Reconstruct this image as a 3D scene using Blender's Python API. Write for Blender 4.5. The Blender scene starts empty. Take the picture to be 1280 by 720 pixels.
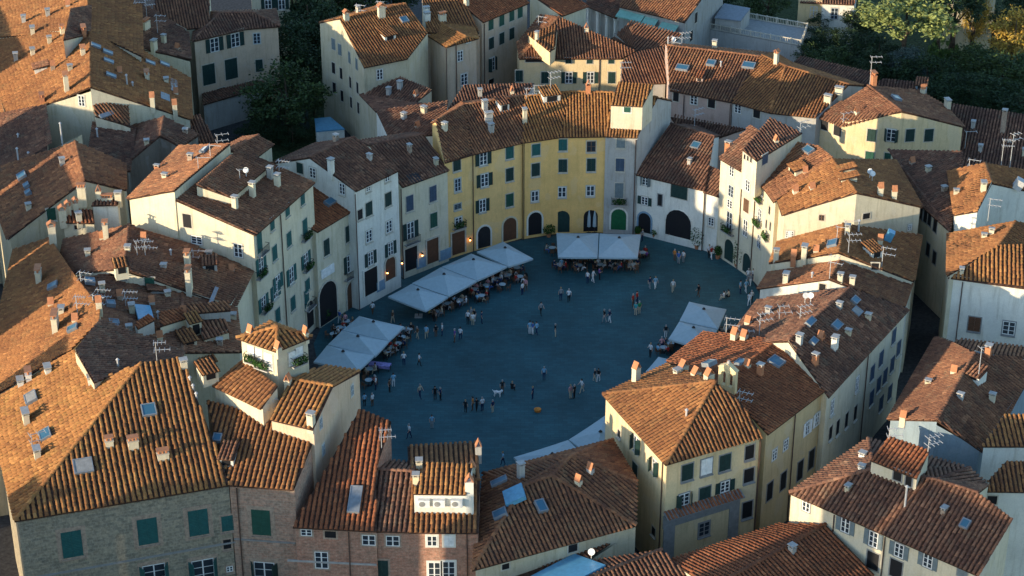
import bpy, bmesh, math, random
import numpy as np
from mathutils import Vector, Matrix
from mathutils.geometry import tessellate_polygon
R = math.radians
S = bpy.context.scene
COL = S.collection

# ------------------------------------------------------------------ camera
PITCH, FOC, CAM_H = R(28), 2520.0, 113.0          # focal length in pixels of a 1280 px wide frame
cam = bpy.data.cameras.new('camera'); camo = bpy.data.objects.new('camera', cam); COL.objects.link(camo)
camo.location = (0, -CAM_H / math.tan(PITCH), CAM_H)
camo.rotation_euler = (math.pi/2 - PITCH, 0, 0)
cam.sensor_width = 36; cam.lens = 36 * FOC / 1280
cam.clip_start = 1; cam.clip_end = 5000
S.camera = camo
CAM = np.array(camo.location)
_fw = np.array([0, math.cos(PITCH), -math.sin(PITCH)]); _up = np.array([0, math.sin(PITCH), math.cos(PITCH)])
def ray(px, py):
    d = _fw + np.array([1.0, 0, 0]) * ((px-640)/FOC) + _up * ((360-py)/FOC)
    return d
def P(px, py, z=0.0):
    d = ray(px, py); return CAM + d * ((z-CAM[2]) / d[2])
def proj(p):
    v = np.asarray(p, float) - CAM; d = v @ _fw
    return 640 + FOC*v[0]/d, 360 - FOC*(v @ _up)/d
def zf(px, py, pyb):
    lo, hi = 0, 60
    for _ in range(40):
        m = (lo+hi)/2; q = P(px, py, m)
        if proj((q[0], q[1], 0))[1] < pyb: lo = m
        else: hi = m
    return m

# ------------------------------------------------------------------ light
SUN_EL, SUN_AZ = R(9.0), math.atan2(0.545, 0.84)      # direction the light travels: right and away from the camera
w = bpy.data.worlds.new('World'); S.world = w; w.use_nodes = True
nt = w.node_tree
sky = nt.nodes.new('ShaderNodeTexSky'); sky.sky_type = 'NISHITA'; sky.sun_disc = False
sky.sun_elevation = SUN_EL
# the sky's sun_rotation is measured clockwise from +Y towards +X; the sun stands opposite to the travel direction
sx, sy = -math.cos(SUN_AZ), -math.sin(SUN_AZ)
sky.sun_rotation = math.atan2(sx, sy) % (2*math.pi)
sky.air_density = 1.0; sky.dust_density = 0.4; sky.ozone_density = 2.5
nt.links.new(sky.outputs[0], nt.nodes['Background'].inputs[0])
nt.nodes['Background'].inputs[1].default_value = 0.15
sl = bpy.data.lights.new('sun', 'SUN'); sl.energy = 2.5; sl.angle = R(0.5); sl.color = (1.0, 0.82, 0.57)
so = bpy.data.objects.new('sun', sl); COL.objects.link(so)
tr = Vector((math.cos(SUN_AZ)*math.cos(SUN_EL), math.sin(SUN_AZ)*math.cos(SUN_EL), -math.sin(SUN_EL)))
so.rotation_euler = tr.to_track_quat('-Z', 'Y').to_euler()
S.view_settings.view_transform = 'Standard'; S.view_settings.look = 'None'
S.view_settings.gamma = 1.0; S.view_settings.exposure = 1.6
try: S.view_settings.use_curve_mapping = False
except Exception: pass

# ------------------------------------------------------------------ materials
MATS = {}
class NT:
    def __init__(s, name, rough=0.9, spec=0.2):
        s.m = bpy.data.materials.new(name); s.m.use_nodes = True
        s.n = s.m.node_tree.nodes; s.l = s.m.node_tree.links
        s.b = s.n['Principled BSDF']; s.b.inputs['Roughness'].default_value = rough
        s.b.inputs['Specular IOR Level'].default_value = spec
    def node(s, t, **kw):
        n = s.n.new(t)
        for k, v in kw.items():
            if k in n.inputs.keys(): n.inputs[k].default_value = v
            else: setattr(n, k, v)
        return n
    def link(s, a, b): s.l.new(a, b)
    def noise(s, scale, detail=3, vec=None, rough=0.6):
        n = s.node('ShaderNodeTexNoise'); n.inputs['Scale'].default_value = scale
        n.inputs['Detail'].default_value = detail; n.inputs['Roughness'].default_value = rough
        if vec is not None: s.link(vec, n.inputs['Vector'])
        return n.outputs['Fac']
    def ramp(s, fac, stops):
        r = s.node('ShaderNodeValToRGB'); e = r.color_ramp.elements
        while len(e) < len(stops): e.new(0.5)
        for i, (p, c) in enumerate(stops):
            e[i].position = p; e[i].color = (*c, 1) if len(c) == 3 else c
        s.link(fac, r.inputs[0]); return r.outputs[0]
    def mix(s, fac, a, b, mode='MIX'):
        m = s.node('ShaderNodeMix', data_type='RGBA', blend_type=mode)
        for v, i in ((fac, 0), (a, 6), (b, 7)):
            if hasattr(v, 'is_linked'): s.link(v, m.inputs[i])
            elif isinstance(v, (int, float)): m.inputs[i].default_value = v
            else: m.inputs[i].default_value = (*v, 1)
        return m.outputs[2]
    def pos(s): return s.node('ShaderNodeNewGeometry').outputs['Position']
    def mapping(s, vec, scale):
        m = s.node('ShaderNodeMapping'); s.link(vec, m.inputs[0]); m.inputs['Scale'].default_value = scale; return m.outputs[0]
    def bump(s, h, strength=0.4, dist=0.05):
        b = s.node('ShaderNodeBump'); b.inputs['Strength'].default_value = strength; b.inputs['Distance'].default_value = dist
        s.link(h, b.inputs['Height']); s.link(b.outputs[0], s.b.inputs['Normal'])
    def col(s, c):
        if hasattr(c, 'is_linked'): s.link(c, s.b.inputs['Base Color'])
        else: s.b.inputs['Base Color'].default_value = (*c, 1)

def flat(name, c, rough=0.7, spec=0.3, var=0.12, metal=0.0):
    if name in MATS: return MATS[name]
    t = NT(name, rough, spec); t.b.inputs['Metallic'].default_value = metal
    n = t.noise(2.5, 4, t.pos())
    d = tuple(max(0, x*(1-var*1.6)) for x in c); b = tuple(min(1, x*(1+var)) for x in c)
    t.col(t.ramp(n, [(0.3, d), (0.7, b)]))
    MATS[name] = t.m; return t.m

def tile_mat(name, light, mid, dark, lichen, lich_amt=0.5, patch=0.5):
    """terracotta barrel tiles: each tile its own shade, whole areas weathered or relaid, lichen crust"""
    t = NT(name, 0.92, 0.12); geo = t.node('ShaderNodeNewGeometry'); pos = geo.outputs['Position']
    isl = geo.outputs['Random Per Island']
    mx = lambda a, b, f: tuple(x*(1-f)+y*f for x, y in zip(a, b))
    c = t.ramp(isl, [(0.0, mx(mid, dark, 0.7)), (0.2, mid), (0.6, mx(mid, light, 0.25)), (0.9, mx(mid, light, 0.7)), (1.0, tuple(min(1, x*1.2) for x in light))])
    big = t.noise(0.16, 4, pos, 0.65)
    c = t.mix(t.ramp(big, [(0.40, (0, 0, 0)), (0.62, (patch,)*3)]), c, dark)
    med = t.noise(0.9, 5, pos, 0.7)
    c = t.mix(t.ramp(med, [(0.52, (0, 0, 0)), (0.70, (lich_amt,)*3)]), c, lichen)
    rep = t.noise(0.38, 2, pos, 0.4)       # relaid areas of newer tiles
    c = t.mix(t.ramp(rep, [(0.60, (0, 0, 0)), (0.64, (0.4,)*3)]), c, tuple(a*0.5+b*0.5 for a, b in zip(light, mid)))
    fine = t.noise(9.0, 3, pos)
    c = t.mix(1.0, c, t.ramp(fine, [(0.25, (0.62, 0.62, 0.62)), (0.75, (1.15, 1.12, 1.1))]), 'MULTIPLY')
    t.col(c); t.bump(fine, 0.5, 0.03)
    MATS[name] = t.m
tile_mat('tile_orange', (0.39, 0.185, 0.072), (0.275, 0.120, 0.050), (0.14, 0.064, 0.035), (0.22, 0.145, 0.065), 0.5, 0.5)
tile_mat('tile_gold',   (0.43, 0.212, 0.076), (0.32, 0.145, 0.055), (0.165, 0.076, 0.037), (0.27, 0.18, 0.06), 0.55, 0.4)
tile_mat('tile_red',    (0.38, 0.145, 0.065), (0.27, 0.095, 0.045), (0.15, 0.060, 0.034), (0.20, 0.12, 0.065), 0.45, 0.5)
tile_mat('tile_brown',  (0.34, 0.165, 0.090), (0.22, 0.100, 0.058), (0.110, 0.056, 0.040), (0.21, 0.16, 0.10), 0.55, 0.6)
tile_mat('tile_dark',   (0.30, 0.155, 0.095), (0.175, 0.085, 0.056), (0.082, 0.048, 0.038), (0.20, 0.165, 0.115), 0.6, 0.65)
tile_mat('tile_mixed',  (0.39, 0.18, 0.085), (0.25, 0.110, 0.058), (0.115, 0.058, 0.040), (0.24, 0.17, 0.095), 0.55, 0.6)
flat('roof_bed', (0.075, 0.042, 0.030), 0.95, 0.05, 0.4)

def plaster(name, c, stain=0.55, tint=(0.45, 0.40, 0.32)):
    t = NT(name, 0.93, 0.1); pos = t.pos()
    a = t.noise(0.35, 5, pos, 0.7); b = t.noise(1.0, 4, t.mapping(pos, (2.2, 2.2, 0.22)), 0.7)
    base = t.ramp(a, [(0.3, tuple(x*0.86 for x in c)), (0.7, tuple(min(1, x*1.08) for x in c))])
    dirt = tuple(x*y for x, y in zip(c, tint))
    k = t.mix(t.ramp(b, [(0.50, (0, 0, 0)), (0.78, (stain,)*3)]), base, dirt)
    pt = t.noise(0.55, 2, t.mapping(pos, (1, 1, 0.7)), 0.35)      # patched and faded areas
    k = t.mix(t.ramp(pt, [(0.585, (0, 0, 0)), (0.61, (0.5,)*3)]), k, tuple(min(1, x*0.8+0.10) for x in c))
    f = t.noise(7, 4, pos); k = t.mix(1.0, k, t.ramp(f, [(0.2, (0.88,)*3), (0.8, (1.08,)*3)]), 'MULTIPLY')
    t.col(k); t.bump(f, 0.25, 0.02); MATS[name] = t.m
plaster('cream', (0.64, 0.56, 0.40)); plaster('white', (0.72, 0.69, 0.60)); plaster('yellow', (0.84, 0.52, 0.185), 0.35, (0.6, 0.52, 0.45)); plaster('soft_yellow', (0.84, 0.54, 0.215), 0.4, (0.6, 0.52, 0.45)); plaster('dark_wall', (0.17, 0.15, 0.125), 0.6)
plaster('pale_yellow', (0.70, 0.54, 0.31)); plaster('peach', (0.58, 0.44, 0.31)); plaster('grey_plaster', (0.44, 0.42, 0.38))
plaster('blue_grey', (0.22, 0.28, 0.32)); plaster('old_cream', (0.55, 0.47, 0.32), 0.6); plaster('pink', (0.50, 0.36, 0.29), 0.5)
plaster('rough_grey', (0.40, 0.38, 0.34), 0.7); plaster('ochre', (0.62, 0.46, 0.25), 0.5)
def masonry(name, c1, c2, mortar, sx, bw, rh, mix=0.4):
    t = NT(name, 0.95, 0.08); uv = t.node('ShaderNodeTexCoord').outputs['UV']; pos = t.pos()
    br = t.node('ShaderNodeTexBrick'); t.link(uv, br.inputs['Vector'])
    br.inputs['Color1'].default_value = (*c1, 1); br.inputs['Color2'].default_value = (*c2, 1); br.inputs['Mortar'].default_value = (*mortar, 1)
    br.inputs['Scale'].default_value = sx; br.inputs['Brick Width'].default_value = bw; br.inputs['Row Height'].default_value = rh
    br.inputs['Mortar Size'].default_value = 0.012; br.inputs['Bias'].default_value = -0.1
    a = t.noise(0.5, 6, pos, 0.75); c = t.mix(t.ramp(a, [(0.35, (0, 0, 0)), (0.75, (mix,)*3)]), br.outputs['Color'], mortar)
    v = t.noise(3.5, 5, pos, 0.7); c = t.mix(1.0, c, t.ramp(v, [(0.25, (0.5, 0.5, 0.5)), (0.75, (1.35, 1.31, 1.26))]), 'MULTIPLY')
    t.col(c); t.bump(br.outputs['Fac'], -0.5, 0.03); MATS[name] = t.m
masonry('stone', (0.33, 0.28, 0.20), (0.19, 0.175, 0.14), (0.38, 0.34, 0.26), 1.0, 0.62, 0.30, 0.45)
masonry('brick', (0.46, 0.21, 0.14), (0.29, 0.14, 0.095), (0.38, 0.29, 0.22), 1.0, 0.55, 0.17, 0.6)
masonry('stone_brick', (0.46, 0.26, 0.18), (0.28, 0.19, 0.14), (0.40, 0.34, 0.27), 1.0, 0.6, 0.25, 0.6)

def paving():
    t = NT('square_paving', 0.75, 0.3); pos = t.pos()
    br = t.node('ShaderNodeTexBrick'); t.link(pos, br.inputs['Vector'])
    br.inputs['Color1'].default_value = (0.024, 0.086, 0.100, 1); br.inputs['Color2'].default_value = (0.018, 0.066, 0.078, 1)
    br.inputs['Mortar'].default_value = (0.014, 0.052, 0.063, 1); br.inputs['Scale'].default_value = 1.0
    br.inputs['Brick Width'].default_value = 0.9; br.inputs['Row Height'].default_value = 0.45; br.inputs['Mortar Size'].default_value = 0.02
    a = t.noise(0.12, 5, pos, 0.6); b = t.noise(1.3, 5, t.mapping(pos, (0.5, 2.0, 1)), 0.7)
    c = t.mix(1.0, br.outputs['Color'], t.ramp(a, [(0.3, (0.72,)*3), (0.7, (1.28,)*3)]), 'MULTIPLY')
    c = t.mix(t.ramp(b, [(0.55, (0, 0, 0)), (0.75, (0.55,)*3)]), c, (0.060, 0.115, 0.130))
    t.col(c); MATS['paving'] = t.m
paving()
flat('street', (0.055, 0.053, 0.052), 0.9, 0.2, 0.3)
flat('trim', (0.50, 0.45, 0.36), 0.9); flat('grey_trim', (0.26, 0.255, 0.24), 0.9); flat('white_paint', (0.75, 0.74, 0.70), 0.5)
flat('green_shutter', (0.022, 0.085, 0.060), 0.55); flat('teal_shutter', (0.022, 0.105, 0.098), 0.6); flat('dark_shutter', (0.018, 0.045, 0.040), 0.55)
flat('blue_shutter', (0.055, 0.085, 0.13), 0.6); flat('grey_shutter', (0.16, 0.20, 0.21), 0.6); flat('pale_shutter', (0.42, 0.47, 0.50), 0.6); flat('brown_shutter', (0.13, 0.07, 0.04), 0.6)
flat('dark', (0.012, 0.012, 0.014), 0.6); flat('wood_door', (0.12, 0.055, 0.03), 0.6); flat('green_door', (0.015, 0.11, 0.045), 0.5); flat('iron', (0.025, 0.025, 0.027), 0.5)
flat('lead', (0.20, 0.22, 0.24), 0.6, 0.3); flat('blue_sheet', (0.10, 0.30, 0.44), 0.4, 0.5); flat('aluminium', (0.42, 0.41, 0.40), 0.6, 0.3, 0.1, 0.0)
flat('terracotta', (0.46, 0.19, 0.09), 0.9); flat('awning_green', (0.22, 0.42, 0.34), 0.8); flat('awning_blue', (0.10, 0.30, 0.45), 0.8)
flat('canvas', (0.36, 0.44, 0.46), 0.85, 0.1, 0.05); flat('plant', (0.035, 0.085, 0.02), 0.8, 0.1, 0.5); flat('concrete', (0.38, 0.36, 0.33), 0.9)
flat('copper_pipe', (0.10, 0.06, 0.045), 0.6); flat('blue_paint', (0.20, 0.30, 0.38), 0.9)
def glass():
    t = NT('window_glass', 0.12, 0.7); t.col((0.03, 0.04, 0.05)); MATS['glass'] = t.m
    t = NT('skylight_glass', 0.3, 0.5); t.col((0.04, 0.12, 0.18)); MATS['skyglass'] = t.m
glass()

# ------------------------------------------------------------------ helpers
def obj(name, me, parent=None, mat=None):
    o = bpy.data.objects.new(name, me); COL.objects.link(o)
    if parent is not None: o.parent = parent
    if mat is not None and me is not None and not me.materials: me.materials.append(MATS[mat] if isinstance(mat, str) else mat)
    return o
def empty(name, loc, label, cat, group=None):
    o = bpy.data.objects.new(name, None); COL.objects.link(o); o.location = loc; o.empty_display_size = 0.5
    o['label'] = label; o['category'] = cat
    if group: o['group'] = group
    return o
def fast_mesh(name, verts, faces4, mat):
    me = bpy.data.meshes.new(name); nv, nf = len(verts), len(faces4)
    me.vertices.add(nv); me.vertices.foreach_set('co', np.ascontiguousarray(verts, dtype=np.float32).ravel())
    me.loops.add(nf*4); me.loops.foreach_set('vertex_index', np.ascontiguousarray(faces4, dtype=np.int32).ravel())
    me.polygons.add(nf); me.polygons.foreach_set('loop_start', np.arange(0, nf*4, 4, dtype=np.int32))
    me.polygons.foreach_set('loop_total', np.full(nf, 4, dtype=np.int32))
    me.update(calc_edges=True); me.materials.append(MATS[mat]); return me
class MB:
    """collects shapes in one bmesh"""
    def __init__(s): s.bm = bmesh.new(); s.mi = 0
    def poly(s, pts): 
        f = s.bm.faces.new([s.bm.verts.new(p) for p in pts]); f.material_index = s.mi; return f
    def box(s, x0, x1, y0, y1, z0, z1, M=None):
        v = [Vector(p) for p in ((x0,y0,z0),(x1,y0,z0),(x1,y1,z0),(x0,y1,z0),(x0,y0,z1),(x1,y0,z1),(x1,y1,z1),(x0,y1,z1))]
        if M is not None: v = [M @ p for p in v]
        v = [s.bm.verts.new(p) for p in v]
        for q in ((3,2,1,0),(4,5,6,7),(0,1,5,4),(1,2,6,5),(2,3,7,6),(3,0,4,7)):
            f = s.bm.faces.new([v[i] for i in q]); f.material_index = s.mi
    def tube(s, a, b, r0, r1=None, n=6, caps=True):
        a, b = Vector(a), Vector(b); r1 = r0 if r1 is None else r1
        q = (b-a).to_track_quat('Z', 'Y'); ra, rb = [], []
        for i in range(n):
            t = 2*math.pi*i/n; u = q @ Vector((math.cos(t), math.sin(t), 0))
            ra.append(s.bm.verts.new(a+u*r0)); rb.append(s.bm.verts.new(b+u*r1))
        for i in range(n):
            f = s.bm.faces.new((ra[i], ra[(i+1)%n], rb[(i+1)%n], rb[i])); f.material_index = s.mi
        if caps: 
            for r in (list(reversed(ra)), rb):
                f = s.bm.faces.new(r); f.material_index = s.mi
    def mesh(s, name, *mats):
        me = bpy.data.meshes.new(name); s.bm.normal_update(); s.bm.to_mesh(me); s.bm.free()
        for m in mats: me.materials.append(MATS[m] if isinstance(m, str) else m)
        return me
V3 = lambda a: np.asarray(a, float)
def mir(e, r, k=1.0, dz=None):
    """the point beyond ridge point r that mirrors eave point e"""
    e, r = V3(e), V3(r); q = r + (r-e)*k; q[2] = r[2] - (r[2]-e[2])*k; return q
def on(a, b, c, px, py):
    """where the view ray of a pixel meets the plane of three points"""
    a, b, c = V3(a), V3(b), V3(c); n = np.cross(b-a, c-a); d = ray(px, py); return CAM + d*(((a-CAM) @ n)/(d @ n))

# ------------------------------------------------------------------ roofs
TILE_STATS = []
rng = np.random.default_rng(7)
def barrel(c, ax, side, up, L, w0, w1, h):
    """half-barrel tiles: c (N,3) lower ends, ax (N,3) direction up the slope"""
    N = len(c); out = np.empty((N, 8, 3))
    ang = [0.0, 0.30, 0.70, 1.0]
    for k, t in enumerate(ang):
        x = -math.cos(math.pi*t); z = math.sin(math.pi*t)
        out[:, k] = c + side*(x*w0)[:, None] + up*((z*h + 0.045)[:, None] if hasattr(z*h, '__len__') else (z*h+0.045))
        out[:, 4+k] = c + ax*L[:, None] + side*(x*w1)[:, None] + up*(z*h*0.85 + 0.004)
    return out
BF = np.array([[0,1,5,4],[1,2,6,5],[2,3,7,6],[3,2,1,0]])
def tile_rows(poly, pitch, L, tris=None):
    poly = [V3(p) for p in poly]; n = np.zeros(3)
    for i in range(len(poly)):
        a, b = poly[i], poly[(i+1) % len(poly)]; n += np.cross(a, b)
    n /= np.linalg.norm(n)
    if n[2] < 0: n = -n
    down = np.array([n[0]*n[2], n[1]*n[2], -(n[0]**2+n[1]**2)])
    if np.linalg.norm(down) < 1e-4: down = np.array([0, -1.0, 0])
    down /= np.linalg.norm(down); side = np.cross(n, down)
    o = poly[0]; A = np.array([(p-o) @ side for p in poly]); B = np.array([(p-o) @ down for p in poly])
    cs, ds = [], []
    a = A.min() + pitch*0.5
    m = len(poly)
    while a < A.max():
        hit = []
        for i in range(m):
            j = (i+1) % m
            if (A[i] <= a) != (A[j] <= a):
                hit.append(B[i] + (a-A[i])/(A[j]-A[i])*(B[j]-B[i]))
        hit.sort()
        for t, u in zip(hit[::2], hit[1::2]):
            if u - t < 0.25: continue
            k = max(1, int((u-t)/L)); ph = rng.uniform(-0.15, 0.05)
            pos = u + 0.06 - (np.arange(k+1))*L - np.r_[0, np.full(k, ph)]
            ln = np.full(k+1, L*1.13); ln = np.minimum(ln, pos - t + 0.02)
            ok = ln > 0.1
            for b_, l_ in zip(pos[ok], ln[ok]): cs.append((a + rng.normal(0, 0.012), b_, l_))
        a += pitch * rng.uniform(0.95, 1.05)
    if not cs: return np.zeros((0, 8, 3))
    cs = np.array(cs); N = len(cs)
    yaw = rng.normal(0, 0.03, N)
    ax = -down[None, :]*np.cos(yaw)[:, None] + side[None, :]*np.sin(yaw)[:, None]
    sd = side[None, :]*np.cos(yaw)[:, None] + down[None, :]*np.sin(yaw)[:, None]
    c = o + side*cs[:, :1] + down*cs[:, 1:2]
    def lift(q):           # warped faces: follow the triangles of the slab below
        if tris is None: return np.zeros(len(q))
        best = np.full(len(q), -1e9); dz = np.zeros(len(q)); cen = sum(poly)/m
        zp = cen[2] - ((q[:, 0]-cen[0])*n[0] + (q[:, 1]-cen[1])*n[1])/n[2]
        for a_, b_, c_ in tris:
            A_, B_, C_ = poly[a_], poly[b_], poly[c_]; det = (B_[1]-C_[1])*(A_[0]-C_[0]) + (C_[0]-B_[0])*(A_[1]-C_[1])
            if abs(det) < 1e-6: continue
            l1 = ((B_[1]-C_[1])*(q[:, 0]-C_[0]) + (C_[0]-B_[0])*(q[:, 1]-C_[1]))/det; l2 = ((C_[1]-A_[1])*(q[:, 0]-C_[0]) + (A_[0]-C_[0])*(q[:, 1]-C_[1]))/det; l3 = 1-l1-l2
            sc = np.minimum(np.minimum(l1, l2), l3); k_ = sc > best; best[k_] = sc[k_]; dz[k_] = (l1*A_[2]+l2*B_[2]+l3*C_[2] - zp)[k_]
        return dz
    cm = sum(poly)/m; pl = cm[2] - ((c[:, 0]-cm[0])*n[0] + (c[:, 1]-cm[1])*n[1])/n[2]
    e2 = c - down*cs[:, 2:3]; d0, d1 = lift(c), lift(e2); c[:, 2] = pl + d0; ax = ax + np.stack([0*d0, 0*d0, (d1-d0)/np.maximum(cs[:, 2], 0.1)], 1)
    c = c + n*rng.uniform(-0.004, 0.022, (N, 1))
    w = pitch*0.35*rng.uniform(0.92, 1.08, N)
    return barrel(c, ax, sd, n, cs[:, 2], w, w*0.82, pitch*0.36)
def ridge_row(a, b, n, w=0.2):
    a, b = V3(a), V3(b); d = b-a; L = np.linalg.norm(d)
    if L < 0.6: return np.zeros((0, 8, 3))
    ax = d/L; k = max(1, int(L/0.5)); st = L/k
    c = a + ax*(np.arange(k)*st)[:, None] + n*0.05 + rng.normal(0, 0.012, (k, 3))
    side = np.cross(ax, n); side /= np.linalg.norm(side)
    N = k
    ww = w*rng.uniform(0.92, 1.08, N)
    return barrel(c, np.repeat(ax[None], N, 0), np.repeat(side[None], N, 0), n, np.full(N, st*1.12), ww, ww*0.85, 0.17)

HOUSES = {}
SLOPES = []
def roof_and_walls(key, root, pts, faces, wall, tile, base, over, pitch, L, thick=0.16, roofname='roof', walls=True, caps=True, skip=()):
    """builds the roof slab, its tiles and the outer walls under its outline; faces are strings of point names"""
    env = {'mir': mir, 'on': on, 'P': P}
    pp = {}
    for k, v in pts.items():
        if isinstance(v, str): v = eval(v, {'mir': mir, 'on': on, 'P': P, 'np': np}, pp)
        elif isinstance(v, tuple) and len(v) == 3: v = P(*v)
        pp[k] = V3(v)
    F = []
    for f in faces:
        q = [pp[c] for c in f]; nz = sum(q[i][0]*q[(i+1)%len(q)][1]-q[(i+1)%len(q)][0]*q[i][1] for i in range(len(q)))
        f = f if nz > 0 else f[::-1]
        q = [pp[c] for c in f]; cen = sum(q)/len(q)
        M = np.array([x-cen for x in q]); _, _, vt = np.linalg.svd(M); n = vt[2]; n = n if n[2] > 0 else -n
        F.append((f, q, n, cen)); SLOPES.append((key, f, math.degrees(math.acos(min(1, n[2]))), n))
    edges = {}
    for i, (f, q, n, c) in enumerate(F):
        for a, b in zip(f, f[1:]+f[0]): edges[(a, b)] = i
    # slab
    bm = bmesh.new(); top = {}; bot = {}
    for k in {c for f in F for c in f[0]}:
        top[k] = bm.verts.new(pp[k]); bot[k] = bm.verts.new(pp[k]-np.array([0, 0, thick]))
    tess = []
    for f, q, n, c in F:
        tr = [list(x) for x in tessellate_polygon([[Vector((p[0], p[1], 0)) for p in q]])] if len(f) > 3 else [[0, 1, 2]]
        for x in tr:
            (x0, y0), (x1, y1), (x2, y2) = [q[i][:2] for i in x]
            if (x1-x0)*(y2-y0) - (x2-x0)*(y1-y0) < 0: x.reverse()
            bm.faces.new([top[f[i]] for i in x]); bm.faces.new([bot[f[i]] for i in reversed(x)])
        tess.append(tr if len(f) > 3 else None)
    for (a, b) in edges:
        if (b, a) not in edges: bm.faces.new((top[b], top[a], bot[a], bot[b]))
    me = bpy.data.meshes.new(roofname); bm.normal_update(); bmesh.ops.triangulate(bm, faces=[f for f in bm.faces if len(f.verts) > 4]); bm.to_mesh(me); bm.free()
    ro = obj(roofname, me, root, 'roof_bed')
    T = [tile_rows(q, pitch, L, tess[i]) for i, (f, q, n, c) in enumerate(F) if i not in skip]
    if caps:
        for (a, b), i in edges.items():
            if (b, a) in edges and a < b:
                n = F[i][2] + F[edges[(b, a)]][2]; n /= np.linalg.norm(n)
                ci, cj = F[i][3], F[edges[(b, a)]][3]; mid = (pp[a]+pp[b])/2
                if mid @ n > (ci+cj)/2 @ n: T.append(ridge_row(pp[a], pp[b], n))
    T = np.concatenate(T) if T else np.zeros((0, 8, 3))
    if len(T):
        N = len(T); fc = (np.arange(N)*8)[:, None, None] + BF[None]
        me = fast_mesh('roof_tiles', T.reshape(-1, 3), fc.reshape(-1, 4), tile)
        to = obj('roof_tiles', me, ro); to['kind'] = 'stuff'
        TILE_STATS.append((key, N))
    # walls
    quads = []
    if walls:
        nxt = {}
        for (a, b), i in edges.items():
            if (b, a) not in edges: nxt[a] = (b, i)
        start = next(iter(nxt)); loop = []; cur = start
        while True:
            b, i = nxt.pop(cur); loop.append((cur, i)); cur = b
            if cur == start or cur not in nxt: break
        n_ = len(loop); xy = [pp[c][:2] for c, _ in loop]
        nor, off = [], []
        for i in range(n_):
            d3 = pp[loop[(i+1) % n_][0]] - pp[loop[i][0]]; d = d3[:2]/(np.linalg.norm(d3[:2])+1e-9); nor.append(np.array([-d[1], d[0]]))
            fn = F[loop[i][1]][2]; out = -nor[-1] @ fn[:2]      # eaves overhang, verges and party walls hardly do
            off.append(over if abs(d3[2])/(np.linalg.norm(d3)+1e-9) < 0.1 and out > 0.1 else min(over, 0.04))
        ins = []
        for i in range(n_):
            n1, n2, o1, o2 = nor[i-1], nor[i], off[i-1], off[i]; det = n1[0]*n2[1]-n1[1]*n2[0]
            if abs(det) < 0.25: ins.append(xy[i] + (n1+n2)/max(1 + n1 @ n2, 0.35)*max(o1, o2)); continue
            v = np.array([o1*n2[1]-o2*n1[1], o2*n1[0]-o1*n2[0]])/det; k = np.linalg.norm(v)
            ins.append(xy[i] + v*min(1, 1.2/max(k, 1e-6)))
        bm = bmesh.new(); uvl = bm.loops.layers.uv.new('UVMap')
        bv = [bm.verts.new((p[0], p[1], base)) for p in ins]; run = 0
        for i in range(n_):
            j = (i+1) % n_; f, q, n, cen = F[loop[i][1]]
            def zat(p): return cen[2] - ((p[0]-cen[0])*n[0] + (p[1]-cen[1])*n[1])/n[2] - thick*0.6
            p, r = ins[i], ins[j]; zp, zr = zat(p), zat(r); ln = np.linalg.norm(r-p)
            vp, vr = bm.verts.new((p[0], p[1], zp)), bm.verts.new((r[0], r[1], zr))
            fc = bm.faces.new((bv[i], bv[j], vr, vp))
            for lp, uv in zip(fc.loops, ((run, base), (run+ln, base), (run+ln, zr), (run, zp))): lp[uvl].uv = uv
            run += ln
            quads.append((p, r, base, zp, zr, np.array([-nor[i][0], -nor[i][1], 0])))
        me = bpy.data.meshes.new('wall'); bm.to_mesh(me); bm.free()
        obj('wall', me, root, wall)
    return pp, F, quads, ro
def house(key, label, wall, tile, pts, faces, base=0.0, over=0.28, pitch=0.40, L=0.48, name='house', cat='house', **kw):
    # children are kept in world coordinates: the Empty stands at the house's base with its inverse as parent matrix
    root = empty(name, (0, 0, 0), label, cat)
    pp, F, quads, ro = roof_and_walls(key, root, pts, faces, wall, tile, base, over, pitch, L, **kw)
    c = sum(pp.values())/len(pp); root.location = (c[0], c[1], 0)
    h = HOUSES[key] = dict(root=root, pp=pp, F=F, quads=quads, roof=ro, tile=tile, wall=wall)
    return h
def extra_roof(key, pts, faces, wall=None, tile=None, base=None, over=0.15, pitch=0.40, L=0.48, name='dormer', **kw):
    """a dormer, penthouse or stepped roof that belongs to house `key`"""
    h = HOUSES[key]; d = bpy.data.objects.new(name, None); COL.objects.link(d); d.parent = h['root']
    pp, F, quads, ro = roof_and_walls(key, d, pts, faces, wall or h['wall'], tile or h['tile'], 5 if base is None else base, over, pitch, L, **kw)
    h['quads'] += quads; h['F'] += F; return d
# ------------------------------------------------------------------ ground
def sheet(name, pts, z, mat):
    b = MB(); b.poly([(p[0], p[1], z) for p in pts]); me = b.mesh(name, mat); o = obj(name, me); o['kind'] = 'structure'; return o
sheet('ground', [(-900, -700), (900, -700), (900, 1500), (-900, 1500)], -0.02, 'street')
SQ = [P(x, y)[:2] for x, y in ((392, 430), (402, 408), (449, 378), (501, 343), (560, 320), (590, 313), (653, 300), (700, 293), (757, 292), (795, 293), (850, 297), (884, 312), (917, 331), (940, 350), (958, 385), (952, 440), (925, 500), (870, 560), (800, 610), (710, 645), (610, 650), (520, 625), (455, 570), (405, 490))]
sheet('square_paving', SQ, 0.0, 'paving')

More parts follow.
